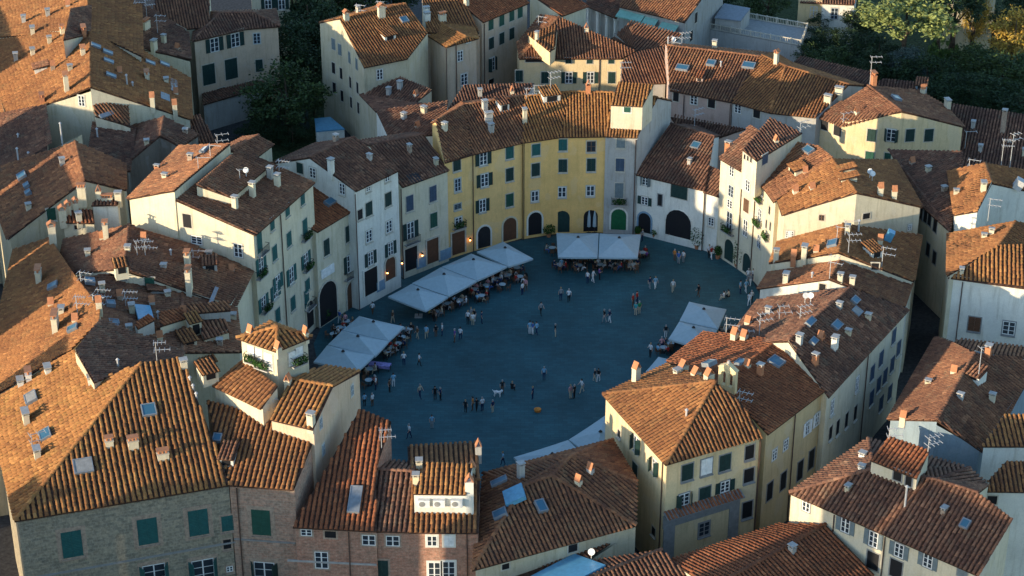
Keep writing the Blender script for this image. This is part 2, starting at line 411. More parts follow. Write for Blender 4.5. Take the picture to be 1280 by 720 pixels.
# ------------------------------------------------------------------ houses (outline points: pixel column, pixel row, height in metres)
# --- the ring round the square, left side
house('L1', 'tall cream house with flower balconies and a sunlit blank side wall, left of the square', 'cream', 'tile_brown',
      dict(a=(319.5, 294, 18), b=(394, 228, 18), r=(219, 250, 20.6), s='r+b-a'), ['absr'])
extra_roof('L1', dict(a=(290, 247, 20.2), b=(334, 210, 20.2), r=(245, 231, 21.6), s=(289, 193, 21.6)), ['absr'], base=16, name='raised_roof')
house('L0', 'long red-brown shed roof with a sunlit edge, behind the tall flower-balcony house', 'cream', 'tile_mixed',
      dict(a=(159, 249, 19.3), b=(225, 182, 19.3), r=(218, 238, 21.8), s=(288, 179.5, 21.8)), ['absr'])
house('L1d', 'small gabled roof beside dark garden trees, behind the long red-brown shed roof', 'cream', 'tile_brown',
      dict(a=(318, 199, 17.5), b=(342, 181, 17.5), r=(290, 189, 18.2), s=(323, 169, 18.2), c='mir(a,r)', d='mir(b,s)'), ['absr', 'rsdc'])
house('L2', 'narrow cream house with a plain red roof, one skylight and an arched street passage', 'cream', 'tile_red',
      dict(a=(397, 290, 12.4), b=(447, 260, 12.4), s=(394, 229.5, 14.3), r='s+a-b'), ['absr'])
house('L3', 'broad white house with a dark roof, its side wall rising above the plain red roof', 'white', 'tile_dark',
      dict(a=(445, 239, 15.4), b=(500, 212.5, 15.4), r=(387, 197, 17.9), s='r+b-a', c='mir(a,r,0.9)', d='mir(b,s,0.9)'), ['absr', 'rsdc'])
house('L4', 'cream house with blue-grey shutters and a cut-in roof terrace, left of the yellow houses', 'cream', 'tile_dark',
      dict(a=(503, 234, 12.3), b=(561, 213, 12.3), r=(462, 182, 14.4), s=(530, 168, 14.4), c='mir(a,r,0.5)', d='mir(b,s,0.5)'), ['absr', 'rsdc'])
# --- far side
house('L6', 'yellow house with open green shutters and a shaded roof, left of the sunlit-roofed one', 'soft_yellow', 'tile_mixed',
      dict(a=(556, 203.5, 13.2), b=(590, 193.5, 13.2), c=(653, 178.5, 13.2), r=(545, 151, 16.2), s=(581, 131, 16.2), t=(655, 120, 16.2), u='mir(a,r,0.6)', v='mir(b,s,0.6)', w='mir(c,t,0.6)'), ['absr', 'bcts', 'rsvu', 'stwv'], pitch=0.38)
house('L7', 'deep yellow house with closed green shutters, its roof glowing in the low sun', 'yellow', 'tile_gold',
      dict(a=(653, 178.5, 13.3), b=(700, 171.5, 13.3), c=(757, 170.5, 13.3), r=(656, 121, 16.4), s=(712, 115, 16.4), t=(767, 116, 16.4), u='mir(a,r,0.6)', v='mir(b,s,0.6)', w='mir(c,t,0.6)'), ['absr', 'bcts', 'rsvu', 'stwv'], pitch=0.38)
house('L8', 'narrow pale grey house with a green arched door and a sunlit raised attic', 'grey_plaster', 'tile_gold',
      dict(a=(756, 170.5, 13.4), b=(796, 172, 13.4), r=(767, 118, 16.3), s=(822, 122, 16.3), c='mir(a,r,0.8)', d='mir(b,s,0.8)'), ['absr', 'rsdc'], pitch=0.38)
extra_roof('L8', dict(a=(763, 131, 17.2), b=(803, 133, 17.2), r=(773, 102, 18.7), s=(817, 106, 18.7)), ['absr'], base=14, wall='cream', name='attic')
house('P1', 'low white house with the great arched gateway out of the square', 'white', 'tile_dark',
      dict(a=(792, 217.5, 8.3), b=(881, 238.5, 8.3), r=(838, 155, 11.8), s=(893, 171, 11.8), c='mir(a,r,0.8)', d='mir(b,s,0.8)'), ['absr', 'rsdc'])
house('P2', 'tiny dark roof squeezed between the arched gateway house and the slim cream house', 'white', 'tile_dark',
      dict(a=(879, 240, 8.0), b=(899, 246, 8.0), r=(885, 206, 9.6), s=(903, 214, 9.6)), ['absr'])
# --- right side of the ring
house('R1', 'slim cream house with a square rooftop room, first on the right side of the square', 'cream', 'tile_dark',
      dict(a=(899, 198, 13.1), b=(926, 214, 13.1), c=(946, 227, 13.1), r=(938, 156, 15.6), s=(963, 172, 15.6), t=(985, 187, 15.6)), ['absr', 'bcts'])
extra_roof('R1', dict(a=(928, 187, 17.0), b=(946, 201, 16.8), c=(1003, 166, 17.2), d=(963, 147, 17.6)), ['abcd'], base=12, name='rooftop_room', tile='tile_dark', wall='cream')
house('R2', 'cream house with flower boxes on its curved front, right side of the square', 'cream', 'tile_mixed',
      dict(a=(945, 227.5, 13.0), b=(957, 239, 13.0), c=(967, 253, 13.0), r=(985, 176, 16), s=(1022, 182, 16.6), t=(1042, 197, 16.6)), ['absr', 'bcts'])
house('R5', 'house with a broad sunlit cream gable wall, roof half orange and half brown', 'cream', 'tile_orange',
      dict(a=(977, 269, 13), b=(966, 234, 13), r=(1071, 241, 16.6), s=(1040, 199, 16.6), c=(1153, 259, 13.3), d=(1120, 200, 13.3)), ['absr', 'rsdc'])
house('R6', 'house with a cluttered orange roof and antennas, in front of the broad cream gable', 'cream', 'tile_orange',
      dict(a=(961, 329, 11.6), b=(972, 302, 11.6), r=(1048, 316, 14.6), s=(1054, 280, 14.6), c=(1143, 352, 11.4), d=(1153, 294, 11.4)), ['absr', 'rsdc'])
house('R7', 'low white-gabled house with a partly sunlit roof, behind the skylit dark roof', 'white', 'tile_mixed',
      dict(a=(947, 361, 10.9), b=(960, 340, 10.9), r=(1036, 349, 13.6), s=(1050, 326, 13.6), c=(1131, 385, 10.9), d=(1141, 354, 10.9)), ['absr', 'rsdc'])
house('R8', 'long house under a big dark brown roof dotted with skylights, right of the square', 'cream', 'tile_dark',
      dict(a=(1036, 497, 12.4), b=(1136, 386, 12.4), r=(985, 426, 15.4), s=(1062, 360, 15.4), c=(905, 432, 12.0), d=(948, 374, 11.6)), ['absr', 'rsdc'])
# --- near right: the bell-cote house
house('T', 'big cream corner house with a hipped tile roof, nearest the square at lower right', 'pale_yellow', 'tile_orange',
      dict(a=(753, 493, 13), b=(832, 581, 13), c=(953, 545, 13), s=(894, 477, 16.4), d=(834, 455, 13.0), e=(926, 503, 15.2)), ['abs', 'bces', 'sda'], pitch=0.42)
house('T2', 'ochre house with a red ribbed roof and tall chimneys, joined behind the corner house', 'ochre', 'tile_red',
      dict(a=(960, 543, 12.6), b=(1040, 482, 12.6), r=(900, 480, 14.25), s=(972, 425, 14.25), c=(833, 452, 12.9), d=(881, 414, 12.9)), ['absr', 'rsdc'], pitch=0.36)
# --- near, bottom
house('M', 'low house with a dark hipped roof and blue skylights, left of the big corner house', 'old_cream', 'tile_mixed',
      dict(a=(590, 713, 9), b=(795, 657, 9), s=(690, 595, 11.9), t=(714, 570, 12.0), c=(797, 603, 10.2), d=(766, 550, 10.2), e=(604, 592, 10.2), f=(655, 607, 11.6)), ['absf', 'afe', 'bcts', 'ctd', 'dtfe', 'tsf'], pitch=0.42)
house('B', 'brick house with a long rust-red roof plunging towards the camera, bottom left of centre', 'brick', 'tile_red',
      dict(a=(366, 659, 11), b=(471, 664, 11), s=(489, 527, 15.6), r='on(a,b,s,450,511)', c='on(a,b,s,470,586)'), ['abcsr'], pitch=0.46)
house('B2', 'brick house with a narrow dark roof, right beside the long rust-red roof', 'brick', 'tile_dark',
      dict(a=(470.5, 664, 10.8), b=(514, 665, 10.8), r=(468, 587, 13.1), s=(518, 590, 13.1), c='mir(a,r,0.6)', d='mir(b,s,0.6)'), ['absr', 'rsdc'], pitch=0.46)
house('B3', 'brick house with a sunlit raised attic carrying three air-conditioning units, bottom middle', 'brick', 'tile_orange',
      dict(a=(513, 665.5, 10.8), b=(598, 666, 10.8), r=(513, 600, 12.8), s=(600, 600, 12.8), c=(509, 558, 11.8), d=(597, 553, 11.8)), ['absr', 'rsdc'], pitch=0.46)
extra_roof('B3', dict(a=(516, 617, 13.7), b=(582, 618, 13.7), r=(534, 578, 14.9), s=(591, 580, 14.9)), ['absr'], base=10, wall='white', tile='tile_gold', name='attic', pitch=.44)
# --- near left: the house with the lookout
house('G2', 'stone house with a warm tiled lower roof, right of the great stone house', 'stone_brick', 'tile_orange',
      dict(a=(287, 606.5, 14), b=(367, 612, 14), e=(258, 500, 17.0), c='on(a,b,e,394,545)', d='on(a,b,e,330,520)'), ['abcde'], pitch=0.46)
house('G3', 'tall cream house with a golden saddle roof and a long blank side wall facing right', 'peach', 'tile_gold',
      dict(a=(337, 524, 17.4), b=(391, 537, 17.4), r=(363, 474, 19.2), s=(416, 483, 19.2), c=(404, 457, 17.2), d=(451, 464, 17.2)), ['absr', 'rsdc'], pitch=0.46)
house('G1', 'house with a sunlit sloping roof below the glazed lookout room', 'cream', 'tile_orange',
      dict(a=(265, 482, 18.2), b=(326, 511, 18.2), r=(303, 449, 19.5), s=(347, 482, 19.5)), ['absr'], pitch=0.46)
house('G0', 'rooftop lookout room with a small golden pyramid roof and big white-framed windows', 'cream', 'tile_gold',
      dict(a=(295.5, 422.5, 22.2), b=(345, 439.5, 22.2), c=(390.5, 421, 22.2), d=(338, 402.5, 22.2), s=(347, 409, 23.2)), ['abs', 'bcs', 'cds', 'das'], pitch=0.46)
house('H1', 'great stone house with teal shutters and a big striped hip roof, bottom left corner', 'stone', 'tile_gold',
      dict(a=(18, 651.5, 14), b=(287.5, 606, 14), t=(226.5, 446, 20.2), s=(176.5, 454, 20.2), w=(-6, 545, 14), n='on(a,s,w,117,478)', m='on(a,s,w,150,464)', k='on(a,s,w,93,437)', q='on(a,s,w,-8,500)'), ['abts', 'asmnkqw'], pitch=0.5)
house('W2', 'dark shaded roof falling away behind the great stone house, with a terracotta ridge end', 'old_cream', 'tile_dark',
      dict(n=(117, 478, 19.2), k=(93, 437, 19.4), a=(125, 399, 18.6), b=(230, 440, 16.0), c=(226.5, 447, 16.5), d=(176.5, 455, 18.0)), ['nkabcd'])
# --- left: the street range
house('W3', 'long street house whose wide roof is striped by sun and shadow, left edge', 'old_cream', 'tile_orange',
      dict(a=(17, 312, 13), b=(-8, 420, 13), c=(-24, 505, 13), k=(95, 346, 17.0), t='on(a,c,k,62,297)', m='on(a,c,k,125,385)', n='on(a,c,k,124,402)', o='on(a,c,k,90,436)'), ['abconmkt'])
house('W3e', 'wide dark roof with blue skylights and many antennas, left of the lookout room', 'old_cream', 'tile_brown',
      dict(k=(95, 346, 16.9), l=(130, 343, 16.5), m=(228, 364, 14.8), n=(296, 384, 13.0), o=(303, 440, 12.6), q=(228, 441, 14.6), r=(124, 402, 17.4)), ['klmqr', 'mnoq'])
house('ML', 'broad brown roof with plastered chimneys below the sunlit blank side wall', 'cream', 'tile_brown',
      dict(r=(155, 336, 17.6), s=(161, 281, 17.6), d=(321, 332, 13.6), c=(292, 385, 13.2), a=(70, 344, 14.6), b=(80, 299, 14.6)), ['rcds', 'absr'])
house('W6', 'low white house with a row of chimney pots, below the red-brown street house', 'cream', 'tile_red',
      dict(a=(76, 278, 16.6), b=(118, 279, 16.4), c=(116, 262, 17.0), d=(91, 262, 17.2)), ['abcd'])
house('W7', 'small rough white cube-like house with a flat tiled top beside the row of chimney pots', 'white', 'tile_brown',
      dict(a=(114, 257, 17.4), b=(147, 256, 17.4), c=(149, 248, 17.6), d=(120, 249, 17.6)), ['abcd'])
house('W4', 'red-brown street house with a front gable and a small green-shuttered window, upper left edge', 'old_cream', 'tile_mixed',
      dict(a=(10, 299, 13.4), b=(-22, 215, 13.4), r=(106, 225.5, 18.2), s=(94, 177, 18.2), c='mir(a,r,0.5)', d='mir(b,s,0.5)'), ['absr', 'rsdc'])
house('W5b', 'dark low roof in shade between the red-brown street house and the great sunlit roof', 'old_cream', 'tile_dark',
      dict(a=(-30, 235, 13), b=(-40, 150, 14), c=(20, 139, 16), d=(55, 132, 17), e=(60, 190, 16.4), f=(95, 180, 16.0)), ['abcdef'])
house('W5', 'great golden sunlit roof scattered with little chimneys, top left corner', 'cream', 'tile_orange',
      dict(a=(5, 150, 14.2), b=(-30, 40, 14.2), r=(113, 109, 19.6), s=(112, 40, 19.6), m='on(a,b,r,57,131)', c=(160, 118, 16.6), d=(240, 150, 13.4), e=(238, 98, 13.4), t='on(r,d,s,170,58)'), ['abs' + 'rm', 'rdets'])
extra_roof('W5', dict(a=(119, 145, 16.4), b=(163, 158, 15.2), r=(113, 109, 18.6), s=(159, 117, 17.2)), ['absr'], base=0, tile='tile_mixed', name='front_roof')
house('W8', 'dark gabled roof in the shaded yard between the golden roof and the red-brown shed roof', 'dark_wall', 'tile_dark',
      dict(a=(157, 206, 13.6), b=(160, 158, 13.6), r=(200, 170, 15.6), s=(205, 146, 15.6), c=(226, 184, 14.2), d=(250, 168, 14.0)), ['absr', 'rsdc'])
house('W9', 'dark yard roof below the striped little roof, in deep shade', 'dark_wall', 'tile_dark',
      dict(a=(106, 216, 14.2), b=(116, 150, 15), c=(170, 160, 14.4), d=(163, 214, 13.6)), ['abcd'])
house('W10', 'reddish lean-to roof in front of the beige house with dark shutters', 'grey_plaster', 'tile_brown',
      dict(a=(225, 183, 11), b=(272, 178, 11), r=(222, 150, 13), s=(250, 143, 13)), ['absr'])
# --- top left
house('TL1', 'beige house with dark green shutters and a reddish hip roof, behind the round garden tree', 'peach', 'tile_dark',
      dict(a=(240, 52, 12.6), b=(307, 36.5, 12.6), c=(350, 33, 12.6), s=(275, 16.5, 13.7), t=(316, 16, 13.7), d=(245, 15, 12), e=(345, 12, 12)), ['abts', 'bct', 'asd', 'cet', 'sted'])
extra_roof('TL1', dict(a=(254, 131, 4.2), b=(332, 108, 4.2), r=(253, 117, 4.6), s=(330, 98, 4.6)), ['absr'], base=0, wall='rough_grey', name='lean_to')
house('TL2', 'dark ridge roof with paired chimneys and antennas, upper left behind the golden roof', 'cream', 'tile_dark',
      dict(a=(116, 44, 15.2), b=(170, 60, 14.2), c=(240, 74, 13.2), d=(236, 40, 13.6), e=(180, 4, 16), f=(118, -6, 17)), ['abef', 'bcde'])
house('TL6', 'upper end of the great golden roof, continuing to the top edge', 'cream', 'tile_orange',
      dict(a=(-60, 50, 13.6), b=(-70, -10, 13.6), r=(111.5, 39, 19.3), s=(108, -24, 19.3), c='mir(a,r,0.35)', d='mir(b,s,0.35)'), ['absr', 'rsdc'])
house('W5x', 'dark-sided high roof breaking the great golden roof, near the top left corner', 'cream', 'tile_dark',
      dict(a=(113, 42, 19.4), b=(113, 6, 19.4), r=(79, 50, 20.8), s=(88, 11, 20.8)), ['absr'])
house('TL3', 'weathered reddish roof at the top edge, behind the paired chimneys', 'cream', 'tile_brown',
      dict(a=(186, 40, 13), b=(262, 34, 13), r=(196, -14, 16), s=(262, -20, 16)), ['absr'])
house('TL4', 'cream house with tall shutters half cut off by the top edge, beside dark trees', 'cream', 'tile_red',
      dict(a=(314, -6, 11), b=(362, -10, 11), r=(312, -30, 13), s=(358, -34, 13)), ['absr'])
house('TL5', 'dark roof with a blue rooftop box at the extreme top left corner', 'old_cream', 'tile_dark',
      dict(a=(-30, 22, 14), b=(28, 12, 14), r=(-30, -14, 16), s=(50, -20, 16)), ['absr'])
# --- top middle
house('N1', 'tall old house with a stained side wall and an orange roof, beside the dark garden', 'old_cream', 'tile_orange',
      dict(a=(455, 84.5, 12.5), b=(509, 73.5, 12.5), e=(535, 40, 14.1), r=(424.5, 23, 16.4), s=(507, 4.5, 16.4), c=(398, 28.5, 14.4), d=(470, 8, 14.4)), ['abesr', 'rsdc'])
house('N2', 'small peach house with a golden roof, left of the beige house with green shutters', 'peach', 'tile_gold',
      dict(a=(532, 43, 12.6), b=(557, 59, 12.6), c=(598, 48, 12.6), r=(547, 27, 13.5), s=(583, 46, 13.1), d=(590, 26, 12.7)), ['absr', 'bcs', 'rscd'])
house('N2b', 'orange roof carrying two white boxes, at the top edge behind the small peach house', 'peach', 'tile_orange',
      dict(a=(534, 40, 13.2), b=(600, 45, 12.0), r=(527, -4, 15.5), s=(580, -6, 15.5)), ['absr'])
house('N3', 'beige house with rows of green shutters and a red roof, top middle', 'peach', 'tile_red',
      dict(a=(604, 28, 13), b=(661, 4, 13), r=(573, 2, 15), s=(632, -22, 15)), ['absr'])
house('N4', 'pale yellow house with a hipped red-brown roof, behind the sunlit yellow house', 'pale_yellow', 'tile_mixed',
      dict(a=(649, 73.5, 9.2), b=(777, 73.5, 9.2), c=(795, 63.5, 9.6), s=(699, 21, 12.1), d=(646, 54, 9.8), e=(676, 18, 11.5)), ['abcs', 'sda', 'sed'])
extra_roof('N4', dict(a=(687, 64, 11.2), b=(694, 60, 11.0), s=(697, 30, 12.4), r=(659, 42, 11.6)), ['absr'], base=9, tile='tile_orange', name='raised_roof')
house('N4b', 'red-roofed house with a sunlit side wall at the top edge, behind the pale yellow house', 'cream', 'tile_red',
      dict(a=(703, 20, 11.4), b=(735, 8, 11.0), r=(662, -8, 13.2), s=(700, -18, 13.2)), ['absr'])
house('N5', 'dark hip roof in shade between the pale yellow house and the long pink house', 'rough_grey', 'tile_brown',
      dict(a=(764, 48, 8), b=(793, 66, 8.5), c=(836, 58, 9), d=(855, 43, 9.4), e=(790, 29.5, 10.6)), ['abcde'])
house('N5b', 'dark low roof directly behind the raised attic of the narrow grey house', 'rough_grey', 'tile_brown',
      dict(a=(775, 106, 8.5), b=(832, 104, 8.5), c=(836, 58, 9.4), d=(790, 66, 9.4), e=(777, 78, 9)), ['abcde'])
house('N6', 'long pink house with small white-framed windows and a pinkish shaded roof with skylights', 'pink', 'tile_mixed',
      dict(a=(837, 113, 10.4), b=(914, 128, 10.4), r=(834, 57, 13.2), s=(951, 71, 13.2), c='mir(a,r,0.6)', d='mir(b,s,0.6)'), ['absr', 'rsdc'])
house('N6b', 'golden sunlit roof joined to the right end of the long pink house', 'grey_plaster', 'tile_orange',
      dict(a=(914.5, 128, 10.4), b=(962, 141, 10.4), c=(1019, 147, 10.4), r=(952, 69, 13.3), s=(982, 83, 13.1), t=(1061, 106, 12.8), u='mir(a,r,0.5)', v='mir(b,s,0.5)', w='mir(c,t,0.5)'), ['absr', 'bcts', 'rsvu', 'stwv'])
house('N7', 'yellow house with a plain front gable and four dark shutters, upper right', 'pale_yellow', 'tile_brown',
      dict(a=(1054, 157, 10), b=(1020, 146, 10), r=(1127, 139, 13), s=(1085, 107, 13), c=(1206, 159, 10.2), d=(1180, 131, 10.2), e=(1148, 113, 11)), ['absr', 'rsedc'])
house('N8', 'low dark roof behind the golden roof, against the dark trees', 'rough_grey', 'tile_dark',
      dict(a=(985, 86, 9), b=(1085, 108, 9), c=(1090, 90, 9.6), d=(1000, 70, 9.6)), ['abcd'])
house('N9', 'broad dark grey-brown roof at the right edge beyond the yellow gable', 'rough_grey', 'tile_dark',
      dict(a=(1203, 215, 6), b=(1300, 222, 6), c=(1300, 146, 8.5), d=(1187, 129, 8.5)), ['abcd'])
house('N10', 'small dark roof with a lead-covered dormer behind the yellow gable', 'rough_grey', 'tile_dark',
      dict(a=(1085, 108, 9.4), b=(1150, 114, 9.4), c=(1160, 104, 10), d=(1105, 98, 10)), ['abcd'])
# --- right
house('E1', 'dark-roofed house along the shadowy alley, its upper windows just visible', 'old_cream', 'tile_dark',
      dict(a=(1150, 256, 11.5), b=(1188, 290, 11.5), c=(1200, 236, 12.6), d=(1204, 189, 14.0), e=(1111, 187, 12.4)), ['abe', 'bcde'])
house('E2', 'tower-like house with a bright orange roof, upper right edge', 'white', 'tile_orange',
      dict(a=(1192, 269, 13.5), b=(1186, 213, 13.5), r=(1222, 264, 14.6), t=(1240, 229, 15.3), s=(1231, 204, 15.8), c=(1290, 240, 13.0), d=(1290, 214, 13.0)), ['abstr', 'stcd'])
house('E3', 'house with an orange roof and a rough sunlit wall, below the tower-like house', 'cream', 'tile_orange',
      dict(a=(1184, 345, 12.4), b=(1184, 292, 12.4), r=(1247, 308, 14.4), s=(1269, 277, 14.8), c=(1290, 306, 13.6), d=(1300, 280, 13.6)), ['absr', 'rsdc'])
house('E4', 'white house with orange and white-framed windows and a ribbed ochre roof, right edge', 'white', 'tile_gold',
      dict(a=(1185, 347, 12.0), b=(1300, 363, 12.0), r=(1248, 309, 14.4), s=(1300, 305, 14.4)), ['absr'], pitch=0.44)
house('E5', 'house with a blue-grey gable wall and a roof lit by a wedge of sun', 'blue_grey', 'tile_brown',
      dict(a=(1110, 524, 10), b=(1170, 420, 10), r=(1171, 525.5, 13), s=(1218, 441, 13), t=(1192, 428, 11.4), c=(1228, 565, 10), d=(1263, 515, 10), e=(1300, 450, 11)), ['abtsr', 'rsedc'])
house('E5b', 'narrow tiled strip of roof between the white house and the blue-grey gable', 'white', 'tile_mixed',
      dict(a=(1192, 428, 11.2), b=(1218, 441, 12.6), c=(1300, 449, 11.4), d=(1300, 436, 10.6), e=(1200, 424, 10.4)), ['abcde'])
house('E6', 'small white house with a ribbed sunlit roof at the right edge', 'white', 'tile_gold',
      dict(a=(1227, 558, 12.6), b=(1300, 558, 12.6), r=(1256, 518, 13.7), s=(1310, 518, 13.7)), ['absr'], pitch=0.44)
house('E7', 'low white house with a sunlit orange roof in the lower right corner', 'white', 'tile_orange',
      dict(a=(1223, 614, 11.4), b=(1300, 615, 11.4), r=(1258, 576.5, 12.7), s=(1310, 577, 12.7)), ['absr'])
house('S1', 'cream house with grey-framed shutters under a big dark mottled roof, bottom right', 'cream', 'tile_dark',
      dict(a=(986, 616, 10.8), b=(1223, 719.5, 10.8), f=(1092, 586, 13.6), c='on(a,b,f,1265,648)', d='on(a,b,f,1223,616)', e='on(a,b,f,1172,600)', g=(1085, 548, 12.2), h=(1212, 585, 12.6), i=(1236, 606, 12.2)), ['abcdef', 'afg', 'ehf', 'fhg', 'edih'], pitch=0.42)
extra_roof('S1', dict(a=(1088, 575, 14.8), b=(1146, 598, 14.8), r=(1112, 545, 15.8), s=(1162, 563, 15.8)), ['absr'], base=10, tile='tile_red', name='penthouse')
house('S2', 'plain reddish-brown gabled roof cut off by the bottom edge', 'old_cream', 'tile_red',
      dict(r=(1032, 656, 9), s=(890, 735, 9), a=(975, 655, 7.6), b=(836, 700, 7.6), c=(1093, 718, 6.8), d=(960, 800, 6.8)), ['absr', 'rsdc'], pitch=0.42)
house('S3', 'low roof covered with a sheet of blue plastic, bottom middle edge', 'old_cream', 'tile_brown',
      dict(a=(600, 722, 6.2), b=(766, 677, 7.6), r=(828, 687, 8.6), s=(640, 760, 8.0), c=(862, 722, 7.6), d=(700, 800, 7.0)), ['absr'[::-1], 'rsdc'], pitch=0.42)
# ------------------------------------------------------------------ parts of houses
CACHE = {}
def cached(key, fn):
    if key not in CACHE: CACHE[key] = fn()
    return CACHE[key]
def wall_hit(key, px, py, lift=0.0):
    h = HOUSES[key]; d = ray(px, py); best = None
    for p, r, base, zp, zr, n in h['quads']:
        dn = d @ n
        if dn >= -0.02: continue
        t = ((np.array([p[0], p[1], 0]) - CAM) @ n)/dn; q = CAM + d*t
        ln = np.linalg.norm(r-p); u = (q[:2]-p) @ (r-p)/ln
        if u < -0.2 or u > ln+0.2: continue
        zt = zp + (zr-zp)*u/ln
        if q[2] < base-1 or q[2] > zt+0.8: continue
        if best is None or t < best[0]: best = (t, q, n)
    if best is None: print('no wall', key, px, py); return None
    _, q, n = best
    return q, n
def wall_matrix(q, n, off=0.0):
    x = np.cross((0, 0, 1), n); M = Matrix(((x[0], -n[0], 0, q[0]+n[0]*off), (x[1], -n[1], 0, q[1]+n[1]*off), (0, 0, 1, q[2]), (0, 0, 0, 1)))
    return M
def ring_mesh(w, h, t, y0, y1, mat, name='window'):
    b = MB()
    for a in ((-w/2-t, -w/2, -h/2-t, h/2+t), (w/2, w/2+t, -h/2-t, h/2+t), (-w/2, w/2, h/2, h/2+t), (-w/2, w/2, -h/2-t, -h/2)):
        b.box(a[0], a[1], y0, y1, a[2], a[3])
    return b.mesh(name, mat)
def leaf_mesh(w, h, mat):
    b = MB(); b.box(-w/2, w/2, -0.02, 0.02, -h/2, h/2); k = max(4, int(h/0.16))
    b.box(-w/2, -w/2+0.06, -0.05, -0.021, -h/2, h/2); b.box(w/2-0.06, w/2, -0.05, -0.021, -h/2, h/2)
    for i in range(k):
        z = -h/2 + (i+0.3)*h/k; b.box(-w/2+0.06, w/2-0.06, -0.045, -0.021, z, z+h/k*0.55)
    return b.mesh('shutter', mat)
def frame_mesh(w, h, mat, rows=3):
    b = MB(); t = 0.07
    for a in ((-w/2, -w/2+t, -h/2, h/2), (w/2-t, w/2, -h/2, h/2), (-w/2+t, w/2-t, h/2-t, h/2), (-w/2+t, w/2-t, -h/2, -h/2+t), (-t*0.8, t*0.8, -h/2+t, h/2-t)): b.box(a[0], a[1], -0.06, -0.015, a[2], a[3])
    for i in range(1, rows):
        z = -h/2 + h*i/rows
        b.box(-w/2+t, -t*0.8, -0.055, -0.018, z-0.022, z+0.022); b.box(t*0.8, w/2-t, -0.055, -0.018, z-0.022, z+0.022)
    return b.mesh('frame', mat)
def pane_mesh(w, h, mat='glass'):
    b = MB(); b.box(-w/2, w/2, -0.012, 0.05, -h/2, h/2); return b.mesh('pane', mat)
def sill_mesh(w, mat):
    b = MB(); b.box(-w/2-0.12, w/2+0.12, -0.2, 0.05, -0.09, 0.0); return b.mesh('sill', mat)
def win(key, px, py, style='c', w=1.05, h=1.7, sh='green_shutter', sur='trim', fr='white_paint', rows=3, sill=True, name='window'):
    """c closed shutters, o open shutters, w framed window, d dark opening, h half-open shutters, b blind"""
    hit = wall_hit(key, px, py)
    if hit is None: return
    root = HOUSES[key]['root']; q, n = hit; st = 0.12 if sur in ('grey_trim', 'trim') else 0.40 if sur == 'brick' and w > 1.5 else 0.16
    o = obj(name, cached(('ring', w, h, sur, st), lambda: ring_mesh(w, h, st, -0.035, 0.05, sur)), root)
    M = wall_matrix(q, n); o.rotation_euler = M.to_euler(); o.location = M.translation
    def part(nm, me, loc=(0, 0, 0), rz=0.0):
        c = obj(nm, me, o); c.location = loc; c.rotation_euler = (0, 0, rz); return c
    if style == 'c':
        for s in (-1, 1): part('shutter', cached(('leaf', w/2-0.01, h, sh), lambda: leaf_mesh(w/2-0.01, h, sh)), (s*w/4, -0.03, 0))
    else:
        part('pane', cached(('pane', w, h, style == 'd'), lambda: pane_mesh(w, h, 'dark' if style == 'd' else 'glass')))
        if style != 'd': part('frame', cached(('frame', w, h, fr, rows), lambda: frame_mesh(w, h, fr, rows)))
        if style == 'o':
            for s in (-1, 1): part('shutter', cached(('leaf', w/2-0.01, h, sh), lambda: leaf_mesh(w/2-0.01, h, sh)), (s*(w*0.75+0.06), -0.06, 0))
        if style == 'h':
            for s in (-1, 1): part('shutter', cached(('leaf', w/2-0.01, h, sh), lambda: leaf_mesh(w/2-0.01, h, sh)), (s*(w/2+0.13), -0.26, 0), s*R(62))
    if sill: part('sill', cached(('sill', w, sur), lambda: sill_mesh(w, sur)), (0, 0, -h/2-0.121))
    return o
def wins(key, lst, **kw):
    for e in lst:
        k = dict(kw)
        if len(e) > 3: k.update(e[3])
        win(key, e[0], e[1], e[2] if len(e) > 2 else 'c', **k)
def arch_pts(w, h, n=8):
    r = w/2; pts = [(-r, 0), (r, 0)]
    for i in range(n+1):
        a = math.pi*i/n; pts.append((r*math.cos(a), h-r+r*math.sin(a)))
    return pts
